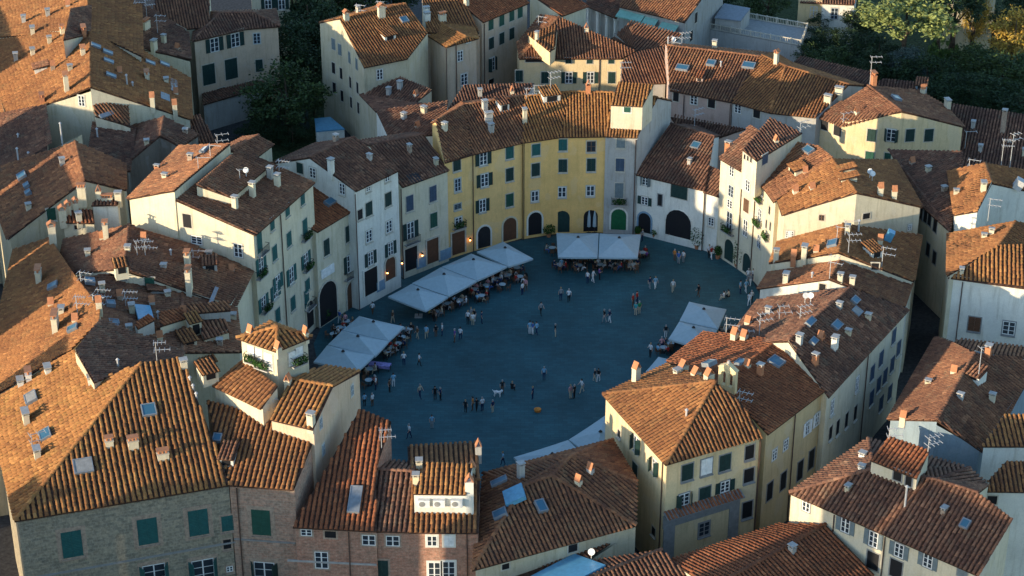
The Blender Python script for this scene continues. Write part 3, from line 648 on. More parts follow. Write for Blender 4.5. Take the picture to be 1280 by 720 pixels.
def arch(key, px, py, w=1.9, h=3.0, mat='dark', sur='trim', round_top=True, name='door', ring=0.22):
    """a door, or a panel painted dark as the shade in a passage; the pixel marks the middle of its threshold"""
    hit = wall_hit(key, px, py)
    if hit is None: return
    q, n = hit; q = np.array(q); q[2] = max(q[2], 0.02)
    def door():
        b = MB(); pts = arch_pts(w, h) if round_top else [(-w/2, 0), (w/2, 0), (w/2, h), (-w/2, h)]
        f = [b.bm.verts.new((x, -0.03, z)) for x, z in pts]; g = [b.bm.verts.new((x, 0.05, z)) for x, z in pts]
        b.bm.faces.new(f)
        for i in range(len(pts)): b.bm.faces.new((f[i], g[i], g[(i+1) % len(pts)], f[(i+1) % len(pts)]))
        return b.mesh('door', mat)
    def surround():
        b = MB(); a = arch_pts(w, h)[1:] if round_top else [(w/2, 0), (w/2, h), (-w/2, h)]
        a = a + [(-w/2, 0)]; c = [(x*(1+2*ring/w), z if z < h-w/2-1e-6 or not round_top else (h-w/2)+(z-h+w/2)*(1+2*ring/w)) for x, z in a]
        if not round_top: c = [(w/2+ring, 0), (w/2+ring, h+ring), (-w/2-ring, h+ring), (-w/2-ring, 0)]
        V = [[b.bm.verts.new((x, y, z)) for x, z in l] for l in (a, c) for y in (-0.09, 0.05)]
        for i in range(len(a)-1):
            for p, r_ in ((0, 2), (0, 1), (2, 3)): b.bm.faces.new((V[p][i], V[p][i+1], V[r_][i+1], V[r_][i]))
        bmesh.ops.recalc_face_normals(b.bm, faces=b.bm.faces)
        return b.mesh('door_surround', sur)
    o = obj(name, cached(('door', w, h, mat, round_top), door), HOUSES[key]['root'])
    M = wall_matrix(q, n); o.rotation_euler = M.to_euler(); o.location = M.translation
    if ring: obj('door_surround', cached(('sur', w, h, sur, round_top, ring), surround), o)
    return o
def wall_box(key, px, py, w, h, d, mat, name, off=0.0):
    hit = wall_hit(key, px, py)
    if hit is None: return
    def mk():
        b = MB(); b.box(-w/2, w/2, -d, 0.05, -h/2, h/2); return b.mesh(name, mat)
    o = obj(name, cached((name, w, h, d, mat), mk), HOUSES[key]['root']); M = wall_matrix(*hit); o.rotation_euler = M.to_euler(); o.location = M.translation - Vector(hit[1])*-off
    return o
prnd = random.Random(3)
def leaf_clump(rx, ry, rz, n, s, seed, mat, name):
    """many small leaf faces spread through an ellipsoid"""
    r = random.Random(seed); b = MB()
    for i in range(n):
        while True:
            p = Vector((r.uniform(-1, 1), r.uniform(-1, 1), r.uniform(-1, 1)))
            if p.length < 1: break
        c = Vector((p.x*rx, p.y*ry, p.z*rz)); u = Vector((r.gauss(0, 1), r.gauss(0, 1), r.gauss(0, 1))).normalized(); v = u.orthogonal().normalized()
        k = s*r.uniform(0.6, 1.3); b.poly([c-u*k, c+v*k*0.6, c+u*k, c-v*k*0.6])
    return b.mesh(name, mat)
def balcony(key, px, py, w=1.9, flowers=True):
    """iron railing on a slab, the pixel marks the middle of the slab's front"""
    hit = wall_hit(key, px, py)
    if hit is None: return
    def slab():
        b = MB(); b.box(-w/2, w/2, -0.55, 0.03, -0.12, 0); return b.mesh('balcony', 'concrete')
    def rail():
        b = MB()
        b.box(-w/2, w/2, -0.53, -0.49, 0.86, 0.9); b.box(-w/2, w/2, -0.53, -0.49, 0.04, 0.08)
        k = int(w/0.16)
        for i in range(k+1):
            x = -w/2 + 0.02 + (w-0.04)*i/k; b.box(x-0.015, x+0.015, -0.525, -0.495, 0.0, 0.88)
        for s in (-1, 1): b.box(s*w/2-0.02, s*w/2+0.02, -0.53, 0, 0.86, 0.9)
        return b.mesh('railing', 'iron')
    o = obj('balcony', cached(('balc', w), slab), HOUSES[key]['root']); M = wall_matrix(*hit); o.rotation_euler = M.to_euler(); o.location = M.translation
    obj('railing', cached(('rail', w), rail), o)
    if flowers:
        f = obj('flowers', cached(('flow', prnd.randint(0, 2)), lambda: leaf_clump(w*0.5, 0.3, 0.42, 160, 0.13, prnd.randint(0, 99), 'plant', 'flowers')), o); f.location = (0, -0.5, 0.5); f['kind'] = 'stuff'
    return o

def roof_hit(key, px, py, tries=True):
    h = HOUSES[key]; d = ray(px, py); best = None
    for f, q, n, c in h['F']:
        dn = d @ n
        if abs(dn) < 1e-6: continue
        t = ((c-CAM) @ n)/dn; p = CAM + d*t; ins = False
        for i in range(len(q)):
            a, b = q[i], q[(i+1) % len(q)]
            if (a[1] > p[1]) != (b[1] > p[1]) and p[0] < (b[0]-a[0])*(p[1]-a[1])/(b[1]-a[1])+a[0]: ins = not ins
        if ins and (best is None or t < best[0]): best = (t, p, n)
    if best is None and tries:
        for rad in (3, 6, 9, 12, 16):
            for k in range(8):
                q = roof_hit(key, px+rad*math.cos(k*math.pi/4), py+rad*math.sin(k*math.pi/4), False)
                if q is not None: return q
    if best is None and not tries: return None
    if best is None:
        f = min(h['F'], key=lambda f: abs(((f[3]-CAM) @ f[2])/(d @ f[2]) - np.linalg.norm(f[3]-CAM)) if abs(d @ f[2]) > 1e-6 else 1e9)
        t = ((f[3]-CAM) @ f[2])/(d @ f[2]); best = (t, CAM+d*t, f[2]); print('off roof', key, px, py)
    return best[1], best[2]
def chim_mesh(kind, w, d, h, mat):
    b = MB(); b.box(-w/2, w/2, -d/2, d/2, -0.8, h)
    if kind == 'm':
        b.box(-w/2-0.05, w/2+0.05, -d/2-0.05, d/2+0.05, h, h+0.06)
    else: b.box(-w/2-0.04, w/2+0.04, -d/2-0.04, d/2+0.04, h, h+0.06)
    return b.mesh('chimney', mat)
def cap_mesh(kind, w, d, h):
    b = MB()
    if kind == 'a':          # four little piers under a pitched lid of tiles
        for sx_ in (-1, 1):
            for sy_ in (-1, 1): b.box(sx_*(w/2-0.07)-0.06, sx_*(w/2-0.07)+0.06, sy_*(d/2-0.07)-0.06, sy_*(d/2-0.07)+0.06, h+0.06, h+0.32)
        for s in (-1, 1):
            b.bm.verts.ensure_lookup_table(); x = s*(w/2+0.1)
            p = [(x, -d/2-0.1, h+0.30), (x, d/2+0.1, h+0.30), (0, d/2+0.1, h+0.62), (0, -d/2-0.1, h+0.62)]
            q = [(a[0], a[1], a[2]+0.07) for a in p]; v = [b.bm.verts.new(a) for a in p+q]
            for f in ((0,1,2,3),(7,6,5,4),(0,4,5,1),(1,5,6,2),(2,6,7,3),(3,7,4,0)): b.bm.faces.new([v[i] for i in f])
    elif kind == 't':        # two tiles leaned together like a tent
        for s in (-1, 1):
            p = [(s*w*0.55, -d/2-0.04, h+0.06), (s*w*0.55, d/2+0.04, h+0.06), (0, d/2+0.04, h+0.75), (0, -d/2-0.04, h+0.75)]
            q = [(a[0]*0.8, a[1], a[2]-0.06) for a in p]; v = [b.bm.verts.new(a) for a in p+q]
            for f in ((0,1,2,3),(7,6,5,4),(0,4,5,1),(1,5,6,2),(2,6,7,3),(3,7,4,0)): b.bm.faces.new([v[i] for i in f])
    elif kind == 'm':        # a row of tile pipes under a slab
        k = max(2, int(w/0.3))
        for i in range(k):
            x = -w/2 + (i+0.5)*w/k; b.tube((x, 0, h+0.06), (x, 0, h+0.42), 0.11, 0.10, 6)
        b.box(-w/2-0.06, w/2+0.06, -d/2-0.06, d/2+0.06, h+0.42, h+0.50)
    elif kind == 's':        # flat stone lid on piers
        for sx_ in (-1, 1):
            for sy_ in (-1, 1): b.box(sx_*(w/2-0.06)-0.05, sx_*(w/2-0.06)+0.05, sy_*(d/2-0.06)-0.05, sy_*(d/2-0.06)+0.05, h+0.06, h+0.26)
        b.box(-w/2-0.08, w/2+0.08, -d/2-0.08, d/2+0.08, h+0.26, h+0.34)
    bmesh.ops.recalc_face_normals(b.bm, faces=b.bm.faces)
    return b.mesh('chimney_cap', 'terracotta' if kind in 'atm' else 'concrete')
def chimney(key, px, py, kind='a', hpx=14, w=0.65, mat='cream', d=0.55):
    """the pixel marks the foot of the stack, hpx its height in the photograph"""
    p, n = roof_hit(key, px, py); dist = (p-CAM) @ _fw; H = hpx/(FOC/dist*0.86)
    yaw = math.atan2(n[1], n[0]) - math.pi/2
    root = HOUSES[key]['root']
    if kind == 'p':
        h = round(H*4)/4
        def mk():
            b = MB(); b.tube((0, 0, -0.5), (0, 0, h-0.15), 0.10, 0.10, 8); b.tube((0, 0, h-0.1), (0, 0, h+0.08), 0.19, 0.03, 8); b.tube((0, 0, h-0.2), (0, 0, h-0.05), 0.07, 0.07, 6); return b.mesh('flue_pipe', mat if mat != 'cream' else 'aluminium')
        o = obj('flue_pipe', cached(('pipe', h, mat), mk), root)
    else:
        caph = {'a': 0.66, 't': 0.75, 'm': 0.5, 's': 0.34}[kind]; h = round(max(0.25, H-caph)*4)/4
        o = obj('chimney', cached(('ch', kind, w, d, h, mat), lambda: chim_mesh(kind, w, d, h, mat)), root)
        obj('chimney_cap', cached(('cap', kind, w, d, h), lambda: cap_mesh(kind, w, d, h)), o)
    o.location = p; o.rotation_euler = (0, 0, yaw + prnd.uniform(-0.06, 0.06)); return o
def roof_matrix(p, n):
    down = np.array([n[0]*n[2], n[1]*n[2], -(n[0]**2+n[1]**2)]); down /= np.linalg.norm(down); x = np.cross(-down, n)
    M = Matrix(((x[0], -down[0], n[0], p[0]), (x[1], -down[1], n[1], p[1]), (x[2], -down[2], n[2], p[2]), (0, 0, 0, 1))); return M
def skylight(key, px, py, w=0.8, h=1.1, frame='lead', pane='skyglass', name='skylight', up=0.34):
    p, n = roof_hit(key, px, py)
    def fr():
        b = MB(); t = 0.1
        for a in ((-w/2-t, -w/2, -h/2-t, h/2+t), (w/2, w/2+t, -h/2-t, h/2+t), (-w/2, w/2, h/2, h/2+t), (-w/2, w/2, -h/2-t, -h/2)): b.box(a[0], a[1], a[2], a[3], -0.05, up+0.04)
        return b.mesh(name, frame)
    def gl():
        b = MB(); b.box(-w/2, w/2, -h/2, h/2, 0.0, up); return b.mesh('pane', pane)
    o = obj(name, cached((name, w, h, frame), fr), HOUSES[key]['root']); M = roof_matrix(p, n); o.rotation_euler = M.to_euler(); o.location = M.translation
    obj('pane', cached(('spane', w, h, pane), gl), o); return o
def dormer(key, px, py, w=1.4, h=0.9, depth=1.8, face=None, tile='tile_orange', wall='cream', window=True):
    """little roofed box standing on the slope; the pixel marks the foot of its front"""
    p, n = roof_hit(key, px, py); a = math.atan2(n[1], n[0]) if face is None else face; slope = math.acos(n[2])
    def body():
        b = MB(); b.box(-w/2, w/2, 0, depth, -0.6, h); return b.mesh('dormer', wall)
    o = obj('dormer', cached(('dorm', w, h, depth, wall), body), HOUSES[key]['root']); o.location = p; o.rotation_euler = (0, 0, a + math.pi/2)
    q = [np.array(v) for v in ((-w/2-0.15, -0.2, h+0.02), (w/2+0.15, -0.2, h+0.02), (w/2+0.15, depth+0.3, h+0.42), (-w/2-0.15, depth+0.3, h+0.42))]
    def rf():
        T = tile_rows(q, 0.36, 0.45); N = len(T); fc = (np.arange(N)*8)[:, None, None] + BF[None]
        return fast_mesh('dormer_roof', T.reshape(-1, 3), fc.reshape(-1, 4), tile)
    def slab():
        b = MB(); v = [b.bm.verts.new(x) for x in q] + [b.bm.verts.new(x-np.array([0, 0, 0.09])) for x in q]
        for f in ((0,1,2,3),(7,6,5,4),(0,4,5,1),(1,5,6,2),(2,6,7,3),(3,7,4,0)): b.bm.faces.new([v[i] for i in f])
        return b.mesh('dormer_roof', 'roof_bed')
    obj('dormer_roof', cached(('dslab', w, h, depth), slab), o)
    t = obj('roof_tiles', cached(('dtile', w, h, depth, tile), rf), o); t['kind'] = 'stuff'
    if window:
        def wn():
            b = MB(); b.box(-w*0.3, w*0.3, -0.03, 0.05, h*0.12, h*0.82); return b.mesh('window', 'dark')
        obj('window', cached(('dwin', w, h), wn), o)
    return o
def antenna(key, px, py, hpx=22, bars=4, az=None, mat='aluminium'):
    p, n = roof_hit(key, px, py); dist = (p-CAM) @ _fw; H = max(1.2, round(hpx/(FOC/dist*0.86)*2)/2)
    v = prnd.randint(0, 2)
    def mk():
        b = MB(); b.box(-0.03, 0.03, -0.03, 0.03, -0.3, H); r = random.Random(v)
        for k in range(2 if bars > 2 else 1):
            z = H - 0.1 - k*0.75; L = r.uniform(0.9, 1.4)
            b.box(-0.2, L, -0.025, 0.025, z-0.025, z+0.025)
            for i in range(bars):
                x = -0.15 + (L+0.1)*i/(bars-1 if bars > 1 else 1); e = 0.5 - 0.06*i; b.box(x-0.018, x+0.018, -e, e, z-0.018, z+0.018)
        return b.mesh('antenna', mat)
    o = obj('antenna', cached(('ant', H, bars, v, mat), mk), HOUSES[key]['root']); o.location = p; o.rotation_euler = (0, 0, prnd.uniform(-0.5, 0.6) if az is None else az); return o
def dish(key, px, py, r=0.32):
    p, n = roof_hit(key, px, py)
    def mk():
        b = MB(); b.tube((0, 0, -0.2), (0, 0, 0.8), 0.03, 0.03, 5); b.tube((0, -0.10, 0.95), (0, 0.0, 0.9), r, r*0.6, 10); return b.mesh('satellite_dish', 'white_paint')
    o = obj('satellite_dish', cached(('dish', r), mk), HOUSES[key]['root']); o.location = p; o.rotation_euler = (0, 0, prnd.uniform(-0.6, 0.9)); return o
def sheet_on_roof(key, px, py, w, h, mat, name, z=0.2, rot=0.0):
    p, n = roof_hit(key, px, py)
    def mk():
        b = MB(); b.box(-w/2, w/2, -h/2, h/2, -0.02, z); return b.mesh(name, mat)
    o = obj(name, cached((name, w, h, mat), mk), HOUSES[key]['root']); M = roof_matrix(p, n) @ Matrix.Rotation(rot, 4, 'Z'); o.rotation_euler = M.to_euler(); o.location = M.translation; return o
# ------------------------------------------------------------------ windows, doors and balconies
G, DK, BL, TE, GY = 'green_shutter', 'dark_shutter', 'blue_shutter', 'teal_shutter', 'grey_shutter'
wins('L1', [(378, 249, 'c', dict(w=0.9, h=1.3)), (359, 263, 'c', dict(w=0.9, h=1.3)), (340, 280, 'c', dict(w=0.9, h=1.4)), (324, 303, 'c', dict(h=2.4)),
            (361, 299), (381, 285, 'c', dict(h=2.2)), (343, 316), (326, 331, 'o', dict(h=2.0)), (382, 325, 'o'), (364, 344, 'o', dict(h=2.0)), (347, 353, 'o'),
            (384, 356, 'c', dict(h=1.4)), (366, 379), (344, 364, 'o'), (329, 379, 'o'), (347, 394, 'c'), (383, 373, 'c', dict(h=2.2))], sh=TE)
for x, y in ((381, 298), (325, 345), (383, 336), (331, 388)): balcony('L1', x, y)
balcony('L1', 327, 316, 1.8, False); balcony('L1', 386, 384, 2.0, False)
arch('L1', 388, 409, 1.7, 3.4, 'dark', 'cream')
wins('L1', [(205, 252, 'w', dict(w=0.7, h=0.9)), (181, 270, 'd', dict(w=1.0, h=1.5)), (234, 276, 'd', dict(w=1.0, h=1.6)), (246, 300, 'w', dict(w=1.3, h=1.0)), (298, 313, 'w', dict(w=1.0, h=1.6))], sill=False)
wins('L2', [(408, 309, 'c', dict(w=1.0, h=2.0)), (435, 292, 'c', dict(w=1.0, h=2.0)), (437, 329, 'o', dict(h=2.2))], sh=DK)
balcony('L2', 437, 346, 2.2, False); arch('L2', 411, 402, 3.2, 5.2, 'dark', 'trim', name='passage_shade_panel')  # passage left uncut; the shade inside is painted as a near-black panel
wall_box('L2', 409, 339, 2.4, 1.1, 0.12, 'white_paint', 'banner'); arch('L2', 440, 386, 1.7, 3.4, 'wood_door', 'trim')
wins('L3', [(461, 261), (485, 249), (450, 268, 'd', dict(w=0.8, h=1.2)), (460, 236, 'w', dict(w=0.7, h=0.6, rows=2)), (484, 223, 'w', dict(w=0.8, h=0.7, rows=2)), (461, 295, 'w', dict(w=1.0, h=1.5)), (486, 283, 'w', dict(w=1.0, h=1.5)), (463, 323, 'o', dict(w=0.9)), (488, 311, 'o', dict(w=0.9)),
            (375, 210, 'c', dict(w=0.9, h=1.3)), (391, 216, 'w', dict(w=0.9, h=1.3)), (428, 236, 'w', dict(w=0.8, h=1.4))], sh=DK)
arch('L3', 464, 367, 2.2, 3.3, 'dark', 'white', False); arch('L3', 488, 349, 1.7, 3.0, 'wood_door', 'trim')
wall_box('L3', 476, 357, 1.4, 1.3, 0.06, 'blue_paint', 'blue_poster')
wins('L4', [(512, 254, 'c', dict(sh=BL, h=2.0)), (541, 242, 'c', dict(sh=BL, h=2.0)), (513, 288, 'o', dict(w=1.1, h=2.2, sh=DK)), (542, 275, 'c', dict(h=1.9))])
balcony('L4', 514, 303, 2.1, False)
arch('L4', 514, 337, 1.9, 3.0, 'dark', 'trim', False); arch('L4', 541, 328, 1.8, 3.2, 'wood_door', 'trim', False)
for x, y, w_ in ((501, 341, 1.6), (527, 332, 1.6), (556, 322, 1.9)): wall_box('L4', x, y-4, w_, 1.4, 0.06, 'blue_paint', 'blue_poster')
wins('L6', [(571, 206, 'c', dict(sh=DK, h=1.5)), (572, 231, 'w', dict(w=0.9, h=1.7, fr='pale_shutter')), (572, 258, 'w', dict(w=1.0, h=0.7, fr='grey_shutter')), (573, 277, 'w', dict(w=1.0, h=1.2)),
            (604, 198, 'o', dict(sh=DK)), (605.5, 225, 'o', dict(sh=DK)), (603, 257, 'o', dict(w=0.9, sh=DK)), (637, 190, 'c', dict(sh=TE)), (637, 218, 'c', dict(sh=DK)), (637, 250, 'c')])
balcony('L6', 573, 284, 1.8); arch('L6', 573, 317, 1.9, 3.0, 'wood_door', 'trim', False); arch('L6', 605, 309, 1.8, 2.9, 'iron', 'white'); arch('L6', 637, 300, 1.9, 3.1, 'wood_door', 'cream')
wins('L7', [(670, 187, 'c', dict(sh=TE, h=1.5)), (703.5, 181, 'c', dict(sh=TE, h=1.5)), (739, 183, 'w', dict(w=1.1, h=1.4, fr='brown_shutter', rows=2)), (669.5, 212, 'c', dict(sh=DK)), (703.5, 207, 'c', dict(sh=DK)), (739, 206, 'c', dict(sh=DK)),
            (668.5, 245, 'w', dict(w=0.95, h=1.4, rows=2)), (702.5, 240, 'w', dict(w=1.0, h=1.4, rows=2)), (738, 238.5, 'w', dict(w=1.0, h=1.4, rows=2))])
arch('L7', 668.5, 293, 1.8, 3.1, 'dark', 'white'); arch('L7', 702.5, 290, 1.9, 3.0, 'dark_shutter', 'yellow'); arch('L7', 738, 289, 1.8, 3.0, 'dark', 'yellow')
wins('L8', [(776, 178, 'c', dict(h=1.4)), (775, 206, 'c', dict(sh=BL)), (774, 238, 'c', dict(h=2.0))], sh=GY); balcony('L8', 774, 254.5, 1.9); arch('L8', 773, 287, 1.9, 2.9, 'green_door', 'white')
win('L8', 784, 137, 'c', 0.8, 0.7, G, 'white', sill=False)
for hx in ('L7', 'L8'):
    pass
wins('P1', [(807, 226, 'h', dict(w=0.9, h=1.2, sh=GY)), (849, 240, 'c', dict(w=2.2, h=1.7, sh=DK)), (806, 251, 'o', dict(w=0.9, h=1.1, sh=DK)), (825, 250, 'd', dict(w=0.55, h=1.5, sur='grey_trim'))], sill=False)
arch('P1', 805.5, 290.5, 1.7, 2.7, 'dark', 'blue_paint'); arch('P1', 847.5, 296, 3.5, 3.7, 'dark', 'white', name='passage_shade_panel', ring=0.1)  # gateway likewise a dark panel, painted as the shade within
wins('R1', [(915, 214, 'w', dict(w=0.9, h=1.3)), (914, 239, 'w', dict(w=1.0, h=1.5, fr='pale_shutter')), (912.5, 255, 'w', dict(w=1.0, h=1.1)), (912, 276, 'w', dict(w=1.1, h=2.4, fr='pale_shutter')), (935, 232, 'w', dict(w=0.9, h=1.4)), (933, 257, 'c', dict(sh='brown_shutter')), (932, 285, 'w', dict(w=0.9, h=2.2)),
            (931, 196, 'd', dict(w=0.35, h=0.6)), (935, 198, 'd', dict(w=0.35, h=0.6)), (939, 200, 'd', dict(w=0.35, h=0.6)), (956, 199, 'c', dict(w=1.1, h=1.2, sh=BL))], sill=False)
balcony('R1', 911, 290, 2.2); arch('R1', 888, 312, 1.8, 2.9, 'dark_shutter', 'cream'); arch('R1', 911, 326, 1.8, 2.9, 'dark_shutter', 'cream'); arch('R1', 933, 341, 1.6, 2.6, 'dark_shutter', 'cream')
wins('P2', [(889, 277, 'w', dict(w=0.8, h=1.1))])
wins('R2', [(952, 244, 'w', dict(w=0.7, h=1.1)), (950, 268, 'w', dict(w=0.9, h=1.5)), (949, 302, 'w', dict(w=0.9, h=1.7, fr='pale_shutter')), (962, 263, 'd', dict(w=0.6, h=1.0)), (958, 280, 'd', dict(w=0.5, h=1.1)), (963, 283, 'd', dict(w=0.5, h=1.1))], sill=False)
for x, y in ((949, 282), (960, 299), (951, 252)): balcony('R2', x, y, 1.4)
wins('R5', [(1027, 272, 'w', dict(w=0.6, h=0.7, fr='brown_shutter', rows=2)), (985, 293, 'w', dict(w=0.5, h=0.9)), (989, 293, 'w', dict(w=0.5, h=0.9)), (1137, 284, 'w', dict(w=0.5, h=0.8)), (1083, 270, 'd', dict(w=0.9, h=0.7))], sill=False)
wins('R6', [(1094, 333, 'd', dict(w=0.8, h=0.8))], sill=False)
wins('R7', [(1028, 359, 'd', dict(w=0.7, h=0.8))], sill=False)
wins('R8', [(1071, 480, 'w', dict(w=0.8, h=1.7)), (1040, 509, 'w', dict(w=0.8, h=1.7)), (1069, 516, 'd', dict(w=0.8, h=1.7)), (1058, 525, 'd', dict(w=0.8, h=1.7)), (1047, 534, 'd', dict(w=0.8, h=1.7)), (1038, 541, 'd', dict(w=0.8, h=1.5)),
            (1117, 420, 'c'), (1101, 448, 'c'), (1090, 466, 'c'), (1106, 470, 'c'), (1098, 480, 'c'), (1089, 497, 'c'), (1115, 455, 'c'), (1123, 435, 'c'), (1112, 490, 'c'), (1101, 504, 'c')], sh=BL)
wins('T', [(859, 590, 'c', dict(w=1.2, h=1.7, sur='grey_trim')), (883, 583, 'c', dict(w=1.2, h=1.7, sur='grey_trim', sh='white_paint')), (906, 578, 'c', dict(w=1.2, h=1.7, sur='grey_trim')),
           (855, 624, 'h', dict(w=1.1, h=1.3, sur='grey_trim')), (881, 616, 'c', dict(w=1.2, h=1.3, sur='grey_trim')), (906, 608, 'o', dict(w=1.0, h=1.2, sur='grey_trim')),
           (937, 565, 'd', dict(w=1.0, h=1.5, sur='grey_trim')), (936, 594, 'd', dict(w=1.1, h=1.5, sur='grey_trim')), (934, 637, 'd', dict(w=1.1, h=1.8, sur='grey_trim')),
           (880, 661, 'w', dict(w=1.2, h=1.5, sur='grey_trim', fr='grey_trim')),
           (796, 555, 'h', dict(w=1.0, h=1.6)), (794, 588, 'c', dict(w=1.0, h=1.6)), (819, 583, 'h', dict(w=0.9, h=1.5)), (817, 664, 'd', dict(w=0.7, h=0.9)), (774, 542, 'd', dict(w=0.6, h=0.8))], sh=DK)
wins('T2', [(1009, 535, 'o', dict(w=0.7, h=1.5, sh='white_paint')), (1021, 524, 'o', dict(w=0.7, h=1.5, sh='white_paint')), (968, 568, 'w', dict(w=0.8, h=1.2)), (982, 556, 'w', dict(w=0.8, h=1.2)), (962, 614, 'd', dict(w=1.0, h=2.0, sur='grey_trim')), (979, 601, 'd', dict(w=1.0, h=2.0, sur='grey_trim')), (1000, 588, 'd', dict(w=1.0, h=2.2, sur='grey_trim')), (1014, 574, 'd', dict(w=1.0, h=2.2, sur='grey_trim'))], sill=False)
wins('H1', [(90, 680, 'c', dict(w=1.75, h=2.7)), (184.5, 664, 'c', dict(w=1.75, h=2.7)), (248, 653, 'c', dict(w=1.75, h=2.7)), (284.5, 654, 'c', dict(w=1.1, h=1.6)), (284, 680, 'd', dict(w=0.7, h=1.0)), (287, 711, 'w', dict(w=0.6, h=0.6, rows=2)), (193, 718, 'h', dict(w=2.0, h=2.2)), (254, 713, 'h', dict(w=2.0, h=2.4))], sh=TE, sur='brick')
wins('G2', [(326.5, 653, 'c', dict(w=1.7, h=2.7, sh=G)), (331, 716, 'h', dict(w=1.9, h=2.4, sh=DK))], sur='brick')
wins('B', [(383, 665.5, 'w', dict(w=1.0, h=0.7, rows=2)), (413, 668, 'd', dict(w=1.0, h=0.7)), (461, 675, 'w', dict(w=1.2, h=1.1, rows=2)), (402, 700, 'w', dict(w=1.2, h=1.8))], sur='brick', sill=False)
wins('B2', [(491, 676, 'w', dict(w=1.2, h=1.1, rows=2)), (477, 713, 'c', dict(w=1.2, h=2.2, sh=DK))], sur='brick', sill=False)
wins('B3', [(540, 676, 'w', dict(w=0.9, h=1.1, rows=2)), (561, 676, 'c', dict(w=0.9, h=1.1, sh='white_paint')), (543, 714, 'w', dict(w=1.1, h=2.0)), (561, 713, 'w', dict(w=1.1, h=2.0))], sur='white', sill=False)
for x in (530, 549, 571):
    o = wall_box('B3', x, 627, 1.05, 0.75, 0.42, 'white_paint', 'air_conditioner')
    if o:
        def fan():
            b = MB(); b.tube((-0.16, -0.43, 0), (-0.16, -0.46, 0), 0.26, 0.26, 14); b.tube((-0.16, -0.46, 0), (-0.16, -0.48, 0), 0.09, 0.09, 8); return b.mesh('fan_grille', 'grey_trim')
        obj('fan_grille', cached('fan', fan), o)
wins('G3', [(401, 529, 'w', dict(w=0.6, h=1.2, rows=2)), (404, 562, 'w', dict(w=0.6, h=1.2, rows=2)), (384, 589, 'w', dict(w=0.6, h=1.5, rows=2)), (440, 488, 'w', dict(w=0.6, h=1.2, rows=2))], fr='pale_shutter', sill=False)
wins('G0', [(314, 441, 'c', dict(w=0.8, h=1.5)), (324, 445, 'c', dict(w=0.8, h=1.5)), (336, 452, 'c', dict(w=0.95, h=1.7)), (365, 448, 'c', dict(w=0.8, h=1.4)), (374, 442, 'c', dict(w=0.8, h=1.4))], sh='white_paint', sill=False)
for x, y in ((318, 452), (330, 459), (372, 454)): balcony('G0', x, y, 1.6)
wins('ML', [(140, 345, 'd', dict(w=0.7, h=0.6)), (154, 346, 'c', dict(w=0.7, h=0.8, sh=BL)), (187, 352, 'c', dict(w=1.0, h=0.9, sh=G))], sill=False)
wins('W4', [(64, 268, 'c', dict(w=1.0, h=1.5))]); wins('W6', [(97, 284, 'd', dict(w=0.7, h=0.5))], sill=False)
wins('W5', [(102, 126, 'w', dict(w=0.8, h=1.4))], sill=False)
wins('TL1', [(268, 56, 'o', dict(w=1.3, h=2.0)), (294, 50, 'o', dict(w=1.3, h=2.0)), (321, 48, 'w', dict(w=1.0, h=1.6, fr='pale_shutter')), (261, 93, 'c', dict(w=1.9, h=3.0)), (289, 86, 'c', dict(w=1.9, h=3.0)), (324, 82, 'c', dict(w=1.0, h=1.8)), (277, 116, 'd', dict(w=1.0, h=1.5))], sh=DK, sill=False)
wins('TL4', [(335, 3, 'o', dict(w=1.0, h=2.0)), (352, 3, 'o', dict(w=1.0, h=2.2))], sh=DK)
wins('N1', [(474.5, 93, 'w', dict(w=0.9, h=1.5)), (417, 55, 'c'), (425, 62, 'c'), (437, 72, 'c'), (446, 80, 'c'), (417, 85, 'd'), (427, 92, 'd'), (438, 103, 'd'), (447, 110, 'd'), (418, 110, 'd'), (428, 120, 'd'), (439, 128, 'd'), (448, 135, 'd')], sh=GY, w=0.75, h=1.6, sill=False)
wins('N2', [(585.5, 51, 'w', dict(w=0.8, h=0.6, rows=2)), (575, 70, 'w', dict(w=0.9, h=1.5)), (580, 99, 'w', dict(w=1.1, h=1.7)), (521, 56, 'w', dict(w=0.9, h=1.6))], sill=False)
wins('N3', [(613.5, 30, 'c'), (627, 25, 'c'), (639.5, 19, 'c'), (650, 15, 'c'), (614, 54, 'c', dict(sh=DK)), (627, 48, 'c', dict(sh=DK)), (639.5, 42, 'c', dict(sh=DK)), (615, 80, 'h', dict(sh=DK, h=2.0)), (614, 102, 'd', dict(w=1.1, h=0.8))], sill=False)
wins('N4', [(710.5, 76, 'c', dict(w=0.8, h=0.8)), (737, 76, 'c', dict(w=0.8, h=0.8)), (764, 76, 'c', dict(w=0.8, h=0.8)), (681, 97, 'c'), (711, 97, 'o'), (738, 97, 'o'), (764.5, 97, 'c'), (672, 75, 'd', dict(w=3.4, h=0.6)), (649, 95, 'c')], sh=DK, sill=False, w=1.0, h=1.7)
wins('N6', [(845, 120, 'd', dict(w=0.8, h=1.5)), (867.5, 125, 'w'), (889.5, 129, 'd')], w=1.0, h=1.3, sill=False); wins('N6b', [(922.5, 136, 'w'), (946, 142, 'd')], w=1.0, h=1.2, sill=False)
wins('N7', [(1089.5, 169, 'c'), (1114, 169, 'h'), (1137.5, 169, 'c'), (1161, 169, 'c'), (1087, 197, 'c', dict(sh=G)), (1111, 199, 'c', dict(sh=G)), (1031, 155, 'd'), (1047, 162, 'd')], sh=DK, w=1.15, h=1.7, sill=False)
wins('E1', [(1152, 266, 'd'), (1157, 270, 'd'), (1162, 274, 'd'), (1169, 282, 'd'), (1160, 312, 'd'), (1168, 322, 'd')], w=0.8, h=1.6, sill=False, sur='grey_trim')
wins('E4', [(1218, 405, 'c', dict(w=1.3, h=1.7, sh='wood_door', sur='grey_trim')), (1261, 410, 'w', dict(w=1.3, h=1.6, sur='grey_trim'))])
